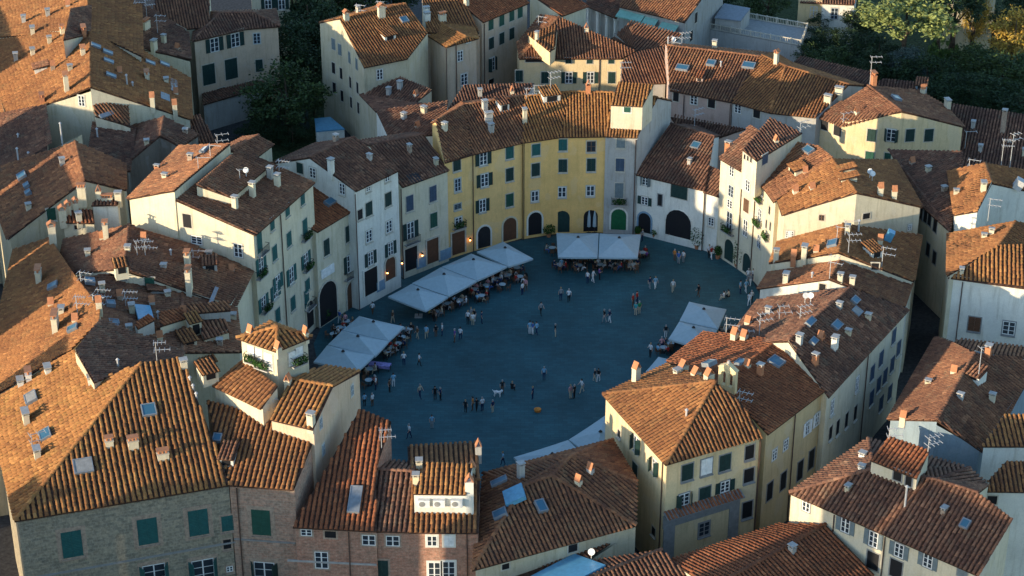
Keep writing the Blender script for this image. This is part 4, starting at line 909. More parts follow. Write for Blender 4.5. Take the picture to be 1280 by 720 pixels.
wins('E2', [(1190, 245, 'd', dict(w=0.4, h=0.6))], sill=False)
wins('S1', [(1008, 631, 'w', dict(w=0.8, h=1.4)), (1057, 656, 'o', dict(w=0.9, h=1.6)), (1092, 674, 'o', dict(w=0.9, h=1.6)), (1124, 688, 'o', dict(w=0.9, h=1.4)), (1160, 701, 'o', dict(w=0.9, h=1.4)), (1091, 701, 'd', dict(w=1.2, h=1.8)), (1120, 711, 'd', dict(w=1.2, h=1.8)), (1203, 716, 'c', dict(w=0.9, h=0.8)),
            (1122, 594, 'd', dict(w=0.8, h=1.1)), (1136, 600, 'd', dict(w=0.6, h=1.2))], sh='grey_shutter', sur='grey_trim', sill=False)
wins('M', [(774, 612, 'w', dict(w=0.9, h=0.7, rows=2)), (716, 685, 'd', dict(w=0.9, h=0.8)), (632, 708, 'd', dict(w=0.7, h=0.6))], sill=False)
wins('E7', [(1240, 625, 'd', dict(w=0.9, h=0.9))], sill=False)

# ------------------------------------------------------------------ chimneys, skylights, dormers, aerials
for k, lst in dict(
    W5=[(41, 42, 's', 9, 0.9), (41, 67, 's', 6, 0.7), (84, 116, 'a', 26, 1.0), (104, 68, 'a', 13, 0.8), (105, 43, 'm', 11, 1.4, 'terracotta'), (78, 24, 'm', 9, 0.9), (53, 128, 'm', 12, 1.1, 'terracotta'), (159, 107, 'p', 12), (184, 99, 'm', 10, 1.2), (166, 109, 'p', 7), (191, 149, 't', 18, 0.8), (219, 148, 't', 18, 0.8)],
    W5b=[(23, 174, 'p', 6), (30, 213, 'p', 20), (36, 197, 'p', 7), (78, 164, 'p', 24)],
    W9=[(122, 172, 'p', 12)],
    TL2=[(171, 39, 'm', 15, 0.9), (183, 36, 'm', 12, 1.3), (131, 18, 'm', 11, 0.9), (170, 57, 's', 12, 0.7), (193, 66, 's', 12, 0.9)],
    W6=[(79, 276, 'a', 18, 0.75), (86, 268, 'a', 17, 0.55), (93, 262, 'a', 17, 0.55), (99, 276, 's', 11, 0.6), (66, 299, 'a', 22, 0.8)],
    W7=[(124, 249, 't', 16, 0.6), (146, 248, 's', 10, 0.7), (103, 250, 'm', 20, 0.9), (134, 250, 'm', 8, 1.2)],
    ML=[(133, 299, 'm', 22, 0.75), (235, 334, 'm', 21, 0.9), (237, 366, 'm', 28, 1.1), (214, 322, 'p', 9), (160, 315, 's', 9, 0.6)],
    W3=[(49, 352, 'm', 17, 1.4), (64, 382, 't', 11, 0.7), (77, 392, 's', 8, 0.8), (70, 412, 'm', 22, 1.6), (94, 402, 't', 11, 0.7), (124, 383, 't', 16, 0.5)],
    H1=[(36, 475, 'm', 13, 1.1, 'white'), (26, 482, 's', 10, 0.9, 'white'), (60, 466, 's', 9, 1.0, 'white'), (33, 528, 's', 16, 1.2), (47, 572, 's', 13, 0.9), (137, 557, 'm', 13, 0.7), (167, 560, 'm', 14, 0.9), (204, 573, 'm', 13, 1.0), (114, 479, 's', 9, 0.7, 'white'), (232, 456, 's', 9, 0.6), (244, 470, 'p', 7), (248, 480, 'p', 7), (252, 490, 'p', 7)],
    W2=[(148, 460, 'p', 12)],
    W3e=[(198, 397, 'p', 8), (230, 395, 't', 14, 0.5, 'terracotta')],
    G0=[(309, 413, 't', 10, 0.5), (354, 444, 't', 10, 0.5), (382, 416, 't', 12, 0.4)], G3=[(357, 481, 't', 15, 0.55), (389, 531, 's', 16, 0.6)],
    B3=[(524, 586, 's', 12, 0.55), (520, 604, 's', 12, 0.55), (590, 592, 't', 18, 0.6), (587, 640, 't', 48, 0.75, 'white'), (598, 566, 't', 20, 0.55, 'grey_plaster')],
    M=[(651, 596, 's', 20, 0.55, 'grey_plaster'), (723, 607, 't', 15, 0.5), (738, 592, 't', 16, 0.5, 'grey_plaster')],
    T=[(795, 477, 't', 24, 0.7), (858, 520, 'p', 10), (852, 461, 't', 13, 0.9), (870, 466, 't', 12, 0.9), (884, 472, 't', 14, 0.9), (847, 467, 's', 6, 0.7)],
    T2=[(918, 425, 't', 15, 0.8), (930, 425, 't', 14, 0.8), (950, 469, 's', 16, 0.5, 'terracotta'), (1018, 458, 's', 22, 0.45, 'terracotta'), (934, 459, 't', 8, 0.5)],
    R8=[(1049, 386, 's', 10, 0.45, 'rough_grey'), (1043, 437, 's', 16, 0.7, 'white'), (999, 429, 's', 11, 0.55, 'grey_plaster'), (1026, 424, 't', 9, 0.6, 'terracotta'), (935, 405, 't', 9, 0.6)],
    R7=[(982, 354, 's', 13, 0.8), (1050, 352, 's', 11, 0.45), (1065, 356, 's', 11, 0.45), (1015, 348, 'p', 8)],
    R6=[(974, 331, 's', 16, 0.45), (994, 326, 't', 12, 0.8, 'terracotta'), (1005, 328, 's', 16, 0.8), (1100, 305, 't', 11, 0.6), (1059, 291, 's', 10, 0.5), (1073, 290, 'p', 14), (1020, 316, 't', 8, 0.5)],
    R5=[(994, 243, 't', 11, 0.75), (1015, 237, 't', 10, 0.75), (1006, 217, 't', 9, 0.7), (1100, 245, 't', 16, 0.6), (1117, 249, 't', 16, 0.6)],
    P1=[(910, 186, 's', 9, 0.7, 'terracotta')], R1=[(970, 178, 't', 8, 0.5)],
    N7=[(1071, 144, 't', 11, 0.6), (1089, 105, 'm', 16, 1.1, 'terracotta'), (1153, 112, 't', 12, 0.5), (1186, 133, 's', 12, 1.0)],
    N6b=[(1043, 136, 's', 10, 0.9), (1055, 124, 's', 9, 1.0), (970, 80, 'a', 18, 0.5)], N6=[(893, 61, 's', 10, 0.6), (835, 57, 'p', 10), (901, 83, 'p', 6)],
    L7=[(650, 152, 's', 17, 0.45), (733, 114, 't', 14, 0.6, 'terracotta'), (682, 117, 'm', 6, 1.0)], L6=[(606, 137, 's', 12, 0.6, 'grey_plaster'), (611, 152, 's', 11, 0.9, 'grey_plaster'), (614, 164, 's', 9, 0.6, 'grey_plaster'), (556, 165, 's', 12, 0.5)],
    N1=[(477, 22, 'a', 16, 1.0), (433, 26, 'a', 14, 0.7), (448, 16, 's', 9, 0.5)], N2b=[(527, 17, 's', 9, 0.8, 'white'), (534, 26, 's', 10, 0.8, 'white'), (553, 25, 'm', 10, 1.0)],
    N3=[(583, 7, 's', 12, 0.6)], N4=[(671, 50, 's', 11, 0.4), (733, 39, 't', 9, 0.6)], N5=[(789, 33, 't', 8, 0.5), (804, 31, 't', 7, 0.5)],
    L1=[(316, 246, 's', 18, 0.55, 'cream'), (294, 261, 's', 17, 0.5, 'cream'), (338, 224, 's', 16, 0.55, 'grey_plaster'), (347, 233, 's', 16, 0.6, 'cream')],
    L3=[(414, 232, 's', 18, 0.6, 'white')], L0=[(192, 207, 's', 6, 0.3, 'terracotta')],
    E2=[(1195, 244, 's', 8, 0.35), (1229, 237, 's', 10, 0.8)], E3=[(1239, 293, 's', 8, 0.3), (1230, 297, 's', 6, 0.3)],
    E5=[(1235, 433, 's', 13, 0.65, 'terracotta'), (1192, 467, 't', 9, 0.5), (1131, 526, 't', 12, 0.6)], E4=[(1202, 340, 's', 7, 0.4)],
    S1=[(1131, 634, 'p', 26), (1078, 571, 's', 6, 0.5, 'white'), (1077, 587, 's', 6, 0.4, 'white')], N9=[(1253, 166, 's', 28, 0.6, 'brick')],
).items():
    for e in lst: chimney(k, *e)
for k, lst in dict(
    W5=[(119, 59), (134, 67), (135, 78), (138, 96), (187, 80), (205, 82)], H1=[(186, 514, 1.1, 1.1), (104, 584, 1.5, 1.3, 'lead', 'grey_trim'), (40, 499, 1.5, 1.0, 'lead', 'grey_trim'), (58, 545, 1.4, 0.9)], G2=[(272, 549, 0.6, 0.7)],
    W3=[(92, 412, 0.8, 0.9), (67, 359, 0.9, 0.9)], W3e=[(112, 353, 0.9, 0.8), (138, 381, 0.8, 0.7), (142, 405, 0.8, 0.8), (142, 427, 0.9, 0.7)],
    M=[(626, 644, 0.9, 1.1), (676, 634, 0.7, 1.1), (625, 604, 0.6, 1.4)], B=[(444, 626, 0.9, 2.6, 'lead', 'lead')], T=[(887, 456, 1.0, 0.8)], T2=[(970, 454, 1.2, 1.2), (926, 455, 0.9, 0.7)],
    R8=[(1068, 377, 0.9, 0.6), (1070, 391, 0.9, 0.8, 'lead', 'grey_trim'), (1045, 408, 1.2, 0.7), (1012, 404, 1.3, 0.5), (1016, 428, 0.8, 0.5)],
    R6=[(1041, 306, 1.3, 0.9)], R5=[(1061, 212, 1.0, 0.7)], R2=[(1011, 189, 1.2, 0.8)], P1=[(870, 183, 0.9, 0.9)], N7=[(1120, 124, 1.3, 0.8)], N6=[(853, 86, 1.5, 0.9), (889, 80, 1.0, 0.9), (936, 83, 1.5, 1.0)], N1=[(505, 26, 0.9, 0.9)],
    L2=[(414, 253, 1.8, 0.7)], W4=[(28, 221, 1.2, 0.9), (34, 233, 0.7, 0.5), (36, 242, 0.7, 0.5)], L0=[(256, 189, 1.1, 0.5, 'lead', 'white_paint')], S1=[(1207, 656, 0.6, 0.7)], N5=[(796, 47, 0.8, 0.6)],
).items():
    for e in lst: skylight(k, *e)
for e in (('W5', 43, 88, 1.8, 0.5, 1.6, None, 'tile_brown', 'white'), ('W3', 153, 343, 1.3, 0.9, 1.0, R(-70), 'tile_orange', 'cream'), ('G2', 283, 583, 1.3, 0.8, 2.0, None, 'tile_brown', 'white'), ('H1', 264, 475, 1.5, 0.8, 1.6, R(-60), 'tile_orange', 'cream'),
          ('L7', 690, 128, 2.2, 1.0, 1.8, None, 'tile_gold', 'white'), ('L6', 631, 139, 1.2, 1.0, 1.4, None, 'tile_brown', 'white'), ('N1', 488, 51, 1.7, 0.8, 2.4, None, 'tile_orange', 'white'), ('N6', 874, 102, 0.9, 0.6, 1.2, None, 'tile_red', 'pink'),
          ('R5', 1050, 227, 1.2, 0.5, 1.8, R(-170), 'tile_orange', 'cream'), ('R5', 1049, 215, 1.2, 0.4, 1.6, R(-170), 'tile_orange', 'cream'), ('R6', 1096, 323, 1.5, 0.9, 1.6, R(-60), 'tile_orange', 'white'), ('R2', 990, 217, 2.0, 0.7, 1.3, None, 'tile_orange', 'cream'),
          ('ML', 263, 341, 1.5, 1.0, 1.2, R(-80), 'tile_brown', 'grey_plaster'), ('W3e', 246, 420, 1.2, 1.6, 1.2, R(-60), 'tile_gold', 'cream'), ('E5', 1216, 475, 1.3, 0.5, 1.6, R(-130), 'tile_brown', 'white'), ('N10', 1155, 116, 1.4, 0.6, 1.6, None, 'tile_brown', 'blue_grey')):
    dormer(*e)
for k, lst in dict(
    TL2=[(171, 26, 26, 5), (184, 25, 22, 5), (119, 18, 22, 4), (197, 40, 18, 3)], W3e=[(85, 352, 12, 4), (97, 392, 22, 5), (109, 390, 22, 5), (123, 374, 12, 5), (157, 380, 16, 5)], ML=[(172, 322, 20, 5), (182, 322, 18, 5), (242, 325, 10, 3)], H1=[(194, 449, 26, 4), (41, 560, 20, 3)], L1=[(349, 215, 16, 5), (300, 224, 10, 1)],
    G2=[(331, 526, 26, 4)], B=[(480, 560, 24, 5)], R8=[(911, 433, 32, 4), (925, 432, 18, 4), (949, 419, 26, 4), (974, 398, 18, 3), (1000, 399, 16, 4)], P1=[(868, 156, 20, 4)], N6=[(852, 58, 16, 4), (840, 58, 10, 3)], N5b=[(773, 103, 24, 5)], L7=[(686, 116, 26, 4), (655, 124, 12, 4)], L6=[(668, 117, 8, 3)],
    N1=[(446, 18, 12, 3), (472, 14, 12, 3)], R6=[(1060, 324, 24, 4), (1037, 345, 24, 3), (1102, 340, 26, 4), (1046, 298, 16, 2), (1056, 296, 18, 2)], E2=[(1249, 206, 30, 6), (1211, 210, 10, 3), (1235, 273, 26, 4), (1262, 205, 40, 3)], E5=[(1222, 478, 42, 1)], S1=[(1105, 549, 12, 3), (1160, 561, 18, 4)],
    L0=[(272, 180, 8, 3), (263, 196, 14, 1), (251, 212, 14, 1)], N7=[(1085, 104, 32, 3), (1054, 158, 10, 3)], T2=[(924, 505, 16, 4)], N4=[(673, 32, 12, 3)], R1=[(1003, 166, 14, 3)], N9=[(1206, 186, 20, 2)],
).items():
    for e in lst: antenna(k, *e)
for k, lst in dict(R8=[(1006, 379), (1013, 379)], R5=[(1087, 223), (1090, 226)], L1=[(308, 222)], S3=[(737, 698)], N6=[(842, 57)]).items():
    for e in lst: dish(k, *e)
sheet_on_roof('M', 644, 621, 2.2, 1.9, 'blue_sheet', 'blue_roof_sheet', 0.4); sheet_on_roof('S3', 706, 712, 5.2, 4.2, 'blue_sheet', 'blue_plastic_sheet', 0.25, 0.0)
sheet_on_roof('W3e', 180, 392, 3.2, 1.6, 'blue_sheet', 'blue_roof_sheet'); sheet_on_roof('W5', 217, 108, 4.2, 1.0, 'lead', 'lead_roof_sheet'); sheet_on_roof('L4', 518, 223, 1.6, 1.6, 'dark', 'roof_terrace', 0.14)
sheet_on_roof('W5', 133, 144, 1.9, 0.6, 'lead', 'lead_roof_sheet'); sheet_on_roof('W5', 206, 122, 2.2, 1.2, 'lead', 'lead_roof_sheet')
sheet_on_roof('R6', 1109, 300, 0.9, 0.8, 'blue_sheet', 'water_tank', 1.2); sheet_on_roof('E2', 1270, 238, 1.1, 1.0, 'aluminium', 'air_conditioner', 1.2)
extra_roof('W3e', dict(a=(255, 424, 14.4), b=(287, 414, 14.2), r=(247, 400, 15.4), s=(280, 398, 15.2)), ['absr'], base=9, wall='cream', tile='tile_brown', name='roof_room')
extra_roof('W3e', dict(a=(172, 411, 17.2), b=(193, 400, 16.9), r=(168, 404, 17.6), s=(186, 392, 17.4)), ['absr'], base=9, wall='grey_plaster', tile='tile_red', name='small_roof')
extra_roof('W3e', dict(a=(236, 392, 15.2), b=(288, 388, 14.6), r=(232, 380, 15.8), s=(286, 376, 15.0)), ['absr'], base=9, wall='grey_plaster', tile='tile_mixed', name='small_roof')
extra_roof('W3e', dict(a=(200, 408, 16.2), b=(232, 398, 15.6), r=(198, 390, 16.8), s=(228, 384, 16.2)), ['absr'], base=9, wall='cream', tile='tile_red', name='small_roof')
sheet_on_roof('ML', 266, 372, 4.0, 0.4, 'lead', 'lead_flashing'); sheet_on_roof('ML', 250, 330, 3.2, 0.16, 'lead', 'lead_flashing')
for e in ((238, 432, 1.4, 0.5, 1.6, R(-60), 'tile_orange', 'cream'), (262, 461, 1.4, 0.7, 1.4, R(-60), 'tile_orange', 'cream'), (205, 366, 1.2, 0.5, 1.4, None, 'tile_brown', 'grey_plaster')): dormer('W3e', *e)
# bell-cote with two arched openings on the party wall of the corner house
def bellcote():
    p, n = roof_hit('T2', 909, 487); root = HOUSES['T']['root']
    b = MB(); b.box(-0.95, 0.95, -0.22, 0.22, -1.2, 0.5)
    for x0, x1 in ((-0.95, -0.65), (-0.13, 0.13), (0.65, 0.95)): b.box(x0, x1, -0.22, 0.22, 0.5, 2.0)
    b.box(-0.95, 0.95, -0.22, 0.22, 2.0, 2.35)
    v = [b.bm.verts.new(q) for q in ((-1.05, -0.28, 2.35), (1.05, -0.28, 2.35), (0, -0.28, 2.95), (-1.05, 0.28, 2.35), (1.05, 0.28, 2.35), (0, 0.28, 2.95))]
    for f in ((0, 1, 2), (5, 4, 3), (0, 3, 4, 1), (1, 4, 5, 2), (2, 5, 3, 0)): b.bm.faces.new([v[i] for i in f])
    for cx in (-0.39, 0.39):
        for i in range(6):
            a0, a1 = math.pi*i/6, math.pi*(i+1)/6
            b.poly([(cx+0.26*math.cos(a0), -0.225, 1.74+0.26*math.sin(a0)), (cx+0.26*math.cos(a0), -0.225, 2.0), (cx+0.26*math.cos(a1), -0.225, 2.0), (cx+0.26*math.cos(a1), -0.225, 1.74+0.26*math.sin(a1))])
    o = obj('bell_cote', b.mesh('bell_cote', 'pale_yellow'), root); o.location = p; o.rotation_euler = (0, 0, R(-38))
    s = MB(); s.tube((0, 0, 2.9), (0, 0, 3.2), 0.2, 0.12, 8); obj('finial', s.mesh('finial', 'concrete'), o)
bellcote()
# pent roof and cornice across the front of the corner house
def pent():
    q1, n = wall_hit('T', 829, 642); q2, _ = wall_hit('T', 925, 612); z = (q1[2]+q2[2])/2 - 0.2; out = n*0.9
    a, b_ = np.array([q1[0], q1[1], z+0.35]), np.array([q2[0], q2[1], z+0.35]); lo = np.array([0, 0, -0.4])
    poly = [a+n*0.02, b_+n*0.02, b_+out+lo, a+out+lo]; T = tile_rows(poly, 0.36, 0.45); N = len(T)
    b = MB(); v = [b.bm.verts.new(x) for x in poly] + [b.bm.verts.new(x-np.array([0, 0, 0.14])) for x in poly]
    for f in ((0,1,2,3),(7,6,5,4),(0,4,5,1),(1,5,6,2),(2,6,7,3),(3,7,4,0)): b.bm.faces.new([v[i] for i in f])
    bmesh.ops.recalc_face_normals(b.bm, faces=b.bm.faces)
    o = obj('pent_roof', b.mesh('pent_roof', 'grey_trim'), HOUSES['T']['root'])
    t = obj('roof_tiles', fast_mesh('roof_tiles', T.reshape(-1, 3), ((np.arange(N)*8)[:, None, None]+BF[None]).reshape(-1, 4), 'tile_red'), o); t['kind'] = 'stuff'
    # grey portal below: lintel band and two piers
    x = (b_-a); L = np.linalg.norm(x); M = wall_matrix(a - np.array([0, 0, 0.35]), n); g = MB()
    g.box(0.0, L, -0.14, 0.03, -1.5, -0.1); g.box(0.1, 1.3, -0.12, 0.03, -z, -1.5); g.box(L-1.1, L, -0.12, 0.03, -z, -1.5)
    p = obj('stone_portal', g.mesh('stone_portal', 'grey_trim'), HOUSES['T']['root']); p.rotation_euler = M.to_euler(); p.location = M.translation
pent()
# stone string courses on the great stone house
for k, x, y, wd in (('H1', 165, 700, 21.0), ('G2', 331, 676, 5.6), ('B', 415, 703, 8.0)):
    wall_box(k, x, y, wd, 0.16, 0.10, 'grey_trim' if k != 'B' else 'concrete', 'string_course')
# drain pipes down the fronts, at wall joints
def drain(key, px, py, top, bot=0.0, mat='copper_pipe'):
    hit = wall_hit(key, px, py)
    if hit is None: return
    q, n = hit; b = MB(); b.tube((q[0]+n[0]*0.1, q[1]+n[1]*0.1, bot), (q[0]+n[0]*0.1, q[1]+n[1]*0.1, top), 0.06, 0.06, 6)
    obj('drain_pipe', b.mesh('drain_pipe', mat), HOUSES[key]['root'])
for e in (('L1', 351, 290, 17.6), ('L3', 446.5, 290, 15), ('L4', 503.5, 280, 12), ('L6', 591, 240, 13), ('L7', 654.5, 240, 13), ('L8', 793.5, 220, 13), ('R1', 926, 260, 12.8), ('R1', 943, 270, 12.7), ('P1', 880, 262, 8), ('T', 828, 610, 12.7), ('T', 948, 580, 12.6), ('T2', 990, 560, 12.2), ('B', 437, 690, 10.6), ('B3', 584, 690, 10.5), ('G2', 299, 650, 13.6), ('S1', 1042, 660, 10.4), ('S1', 1105, 690, 10.4), ('E4', 1199, 390, 11.6), ('R8', 1079, 500, 12), ('N2', 559, 80, 12.3), ('N2', 570, 80, 12.3), ('N3', 605, 60, 12.6), ('N4', 749, 95, 9), ('N6', 855, 128, 10), ('N6', 913, 138, 10), ('TL1', 243, 80, 12.2)):
    drain(*e)
# ------------------------------------------------------------------ unseen houses added outside the view, shaped to shade the roofs and fronts
SUN_U = np.array([math.cos(SUN_AZ), math.sin(SUN_AZ), 0.0]); SUN_V = np.array([-SUN_U[1], SUN_U[0], 0.0]); SUN_K = math.tan(SUN_EL)
def shade_house(key, label, a, b, top, along, wall, tile, depth=4.5, rise=1.9, top2=None):
    """an unseen gabled house, added for its shadow, `along` metres down the sunbeams, as wide as the beams that reach a and b, its ridge level with the beam that grazes `top`"""
    a, b, tp = P(*a), P(*b), P(*top); l0, l1 = sorted((a @ SUN_V, b @ SUN_V)); h = tp[2] + SUN_K*(tp @ SUN_U)
    r, s = [SUN_U*along + SUN_V*l + np.array([0, 0, h - SUN_K*along]) for l in (l0, l1)]
    lo = np.array([0, 0, -rise]); u = SUN_U*depth
    house(key, label, wall, tile, dict(r=r, s=s, a=r+u+lo, b=s+u+lo, c=r-u+lo, d=s-u+lo), ['absr', 'rsdc'])
    bad = [tuple(round(v) for v in proj(p)) for p in (r, s, r+u+lo, s+u+lo) if 0 < proj(p)[0] < 1280 and 0 < proj(p)[1] < 720]
    if bad: print('in view', key, bad)

for e in (
    ('o1', 'house across the street from the great stone house, cut off by the lower left corner', (-60, 668, 14), (128, 633, 14), (60, 645, 14.2), -98, 'old_cream', 'tile_brown'),
    ('o2', 'gabled house in the lower left street, second from the corner', (118, 636, 14), (222, 618, 14), (170, 616, 15.0), -112, 'cream', 'tile_brown'),
    ('o3', 'house in the lower left street, third from the corner', (216, 618, 14), (398, 664, 11), (330, 613, 13.7), -100, 'peach', 'tile_orange'),
    ('o4', 'house on the street south of the brick houses, below the picture', (385, 662, 11), (512, 666, 11), (510, 660, 10.6), -89, 'cream', 'tile_brown'),
    ('o5', 'house south of the blue-sheeted roof, below the picture', (794, 657, 9), (690, 605, 11.5), (690, 598, 12.0), -92, 'cream', 'tile_brown'),
    ('o6', 'house south of the big cream corner house, below the picture', (832, 583, 12.6), (953, 547, 12.6), (890, 566, 12.6), -95, 'peach', 'tile_brown'),
    ('o7', 'big house south of the mottled dark roof, below the picture', (1088, 560, 15), (1160, 600, 14), (1120, 575, 15.2), -99, 'cream', 'tile_dark'),
    ('o8', 'last house of the row south of the mottled dark roof, below the picture', (1162, 604, 14), (1223, 719, 11), (1200, 612, 13.8), -97, 'cream', 'tile_brown'),
    ('o9', 'slim tower house west of the street range, left of the picture', (60, 444, 15.5), (60, 466, 15.5), (92, 434, 17), -92, 'cream', 'tile_orange'),
    ('o10', 'row house west of the street range and its dark roofs, left of the picture', (50, 390, 15), (65, 300, 15.3), (88, 350, 16.8), -82, 'old_cream', 'tile_brown'),
    ('o11', 'row house opposite the red-brown street house, left of the picture', (66, 298, 15.3), (94, 178, 18.2), (86, 232, 17.5), -78, 'cream', 'tile_brown'),
    ('o12', 'row house opposite the low shaded roof, left of the picture', (94, 176, 18), (40, 134, 16.8), (57, 134, 17.0), -72, 'white', 'tile_brown'),
    ('o13', 'row house at the top of the street, left of the picture', (6, 85, 15.4), (40, -30, 16), (26, 30, 15.6), -60, 'cream', 'tile_brown'),
    ('o14', 'low row house opposite the great stone house, left of the picture', (50, 592, 15.4), (20, 650, 14), (42, 592, 15.2), -109, 'cream', 'tile_brown'),
): shade_house(*e)
# ------------------------------------------------------------------ canopies, cafe furniture
def canopy(label, pts, peak, group=None, ze=2.5, zp=3.5):
    """big square parasol: canvas pyramid with a hanging valance, a pole, four struts and a weighted base"""
    c = [P(x, y, ze) for x, y in pts]; t = P(peak[0], peak[1], zp); m = sum(c)/4
    t = np.array([m[0]*0.5+t[0]*0.5, m[1]*0.5+t[1]*0.5, zp])
    root = empty('parasol', (m[0], m[1], 0), label, 'parasol', group); root['local'] = 1
    L = lambda p: Vector((p[0]-m[0], p[1]-m[1], p[2]))
    b = MB(); N = 4
    for i in range(4):
        a, d = L(c[i]), L(c[(i+1) % 4]); top = L(t)
        rows = []
        for k in range(N+1):          # the canvas sags a little between its ribs
            f = k/N; p, q = a.lerp(top, f), d.lerp(top, f); mid = (p+q)/2; sag = 0.10*math.sin(math.pi*min(1, f+0.15))*(1-f)
            rows.append([p, (p*0.75+q*0.25)-Vector((0, 0, sag*0.7)), mid-Vector((0, 0, sag)), (p*0.25+q*0.75)-Vector((0, 0, sag*0.7)), q])
        for k in range(N):
            for j in range(4):
                fpts = [rows[k][j], rows[k][j+1], rows[k+1][j+1], rows[k+1][j]]
                b.poly(fpts[:3] if k == N-1 and False else fpts)
        for j in range(4):
            p, q = rows[0][j], rows[0][j+1]; dz = Vector((0, 0, -0.22)); b.poly([p+dz, q+dz, q, p])
    bmesh.ops.remove_doubles(b.bm, verts=b.bm.verts, dist=0.004)
    me = b.mesh('canvas', 'canvas'); me.polygons.foreach_set('use_smooth', [False]*len(me.polygons)); obj('canvas', me, root)
    b = MB(); b.tube((L(t).x, L(t).y, 0), (L(t).x, L(t).y, zp+0.12), 0.045, 0.04, 8); obj('pole', b.mesh('pole', 'iron'), root)
    b = MB(); b.tube((L(t).x, L(t).y, zp+0.02), (L(t).x, L(t).y, zp+0.2), 0.22, 0.10, 8); obj('top_cap', b.mesh('top_cap', 'iron'), root)
    for i in range(4):
        b = MB(); b.tube((L(t).x, L(t).y, zp-0.9), tuple(L(c[i]).lerp(L(t), 0.45)-Vector((0, 0, 0.08))), 0.02, 0.02, 5); obj('strut', b.mesh('strut', 'iron'), root)
    b = MB(); b.box(L(t).x-0.45, L(t).x+0.45, L(t).y-0.45, L(t).y+0.45, 0.005, 0.14); obj('base', b.mesh('base', 'concrete'), root)
    return root
ROW = 'parasols in a row along the left side of the square'; LOW = 'parasols in front of the lookout house'; FAR = 'pair of parasols at the far side of the square'; RIGHT = 'parasols on the right side of the square'; NEAR = 'parasols behind the low dark house'
canopy('big pale square parasol, lowest and nearest of the row of four on the left', [(485, 370.5), (514, 355), (560, 371), (532, 388.5)], (522.5, 363), ROW)
canopy('big pale square parasol, second of the row of four on the left', [(515, 354), (551, 334), (596, 351), (561, 370)], (554.5, 343), ROW)
canopy('big pale square parasol, third of the row of four on the left', [(552, 333.5), (589, 317), (634, 333), (596.5, 350.5)], (591, 325), ROW)
canopy('big pale square parasol, last and farthest of the row of four on the left', [(596, 314.5), (629, 302), (666.5, 323), (636, 333)], (631, 311), ROW)
canopy('pale square parasol, farthest of the three beside the lookout house', [(449, 395), (505, 408), (486, 426), (428, 412.5)], (467, 404), LOW)
canopy('pale square parasol, middle of the three beside the lookout house', [(427.5, 413), (486, 426.5), (469, 445), (410, 430.5)], (447, 422), LOW)
canopy('pale square parasol, nearest of the three beside the lookout house', [(409, 431.5), (468, 444.5), (448, 463), (392, 452)], (429, 441), LOW)
canopy('pale square parasol in front of the yellow house, left one of the far pair', [(695.6, 291), (748.3, 291.5), (747, 321.5), (697.5, 321)], (723, 296.5), FAR)
canopy('pale square parasol in front of the green arched door, right one of the far pair', [(749.5, 291.7), (801, 293), (797, 322), (748, 321.5)], (774, 297), FAR)
canopy('pale square parasol above the striped red roof, upper one of the right pair', [(861.5, 377), (908, 386.5), (897.5, 411), (849.6, 400.5)], (880, 389), RIGHT)
canopy('pale square parasol half hidden by the striped red roof, lower one of the right pair', [(849, 402), (896.7, 412), (884, 437), (835.5, 423.5)], (867, 410.5), RIGHT)
canopy('pale square parasol whose corner shows above the hipped roof of the corner house', [(823, 446), (862, 454), (848, 476), (807, 464.5)], (836, 458), RIGHT)
canopy('pale parasol squeezed between the low dark house and the big corner house', [(711, 549.5), (757, 519), (790, 543), (745, 573)], (750, 544), NEAR)
canopy('pale parasol just behind the ridge of the low dark house', [(642, 571.5), (710, 550), (738, 576), (672, 598)], (690, 572), NEAR)

def table_meshes():
    b = MB(); b.tube((0, 0, 0.72), (0, 0, 0.75), 0.42, 0.42, 12); t = b.mesh('tabletop', 'canvas')
    b = MB(); b.tube((0, 0, 0.03), (0, 0, 0.72), 0.035, 0.035, 6); b.tube((0, 0, 0), (0, 0, 0.035), 0.22, 0.2, 8); return t, b.mesh('leg', 'iron')
def chair_mesh(mat):
    b = MB(); b.box(-0.21, 0.21, -0.21, 0.21, 0.43, 0.47); b.box(-0.21, 0.21, 0.18, 0.22, 0.471, 0.88)
    for x in (-0.19, 0.19):
        for y in (-0.19, 0.19): b.box(x-0.02, x+0.02, y-0.02, y+0.02, 0, 0.43)
    return b.mesh('cafe_chair', mat)
TT, TL_ = table_meshes()
CH = {m: chair_mesh(m) for m in ('wood_door', 'iron', 'brown_shutter')}
def cafe_table(x, y, zone, n=3, seats=None, cloth=None):
    """x, y in metres; returns the places round it"""
    r = empty('cafe_table', (x, y, 0.0), 'small round cafe table ' + zone, 'table', 'cafe tables ' + zone); r['local'] = 1
    obj('tabletop', TT, r); obj('leg', TL_, r)
    out = []; a0 = prnd.uniform(0, 6.28)
    for i in range(n):
        a = a0 + 2*math.pi*i/n + prnd.uniform(-0.25, 0.25); px, py = x+0.78*math.cos(a), y+0.78*math.sin(a)
        c = obj('cafe_chair', CH[prnd.choice(list(CH))]); c.location = (px, py, 0); c.rotation_euler = (0, 0, a - math.pi/2)
        m_ = {'wood_door': 'brown wooden', 'iron': 'black metal', 'brown_shutter': 'dark brown'}[c.data.materials[0].name]
        c['label'] = m_ + ' cafe chair at a table ' + zone; c['category'] = 'chair'; c['group'] = m_ + ' cafe chairs ' + zone
        out.append((px, py, a - math.pi/2))
    return out

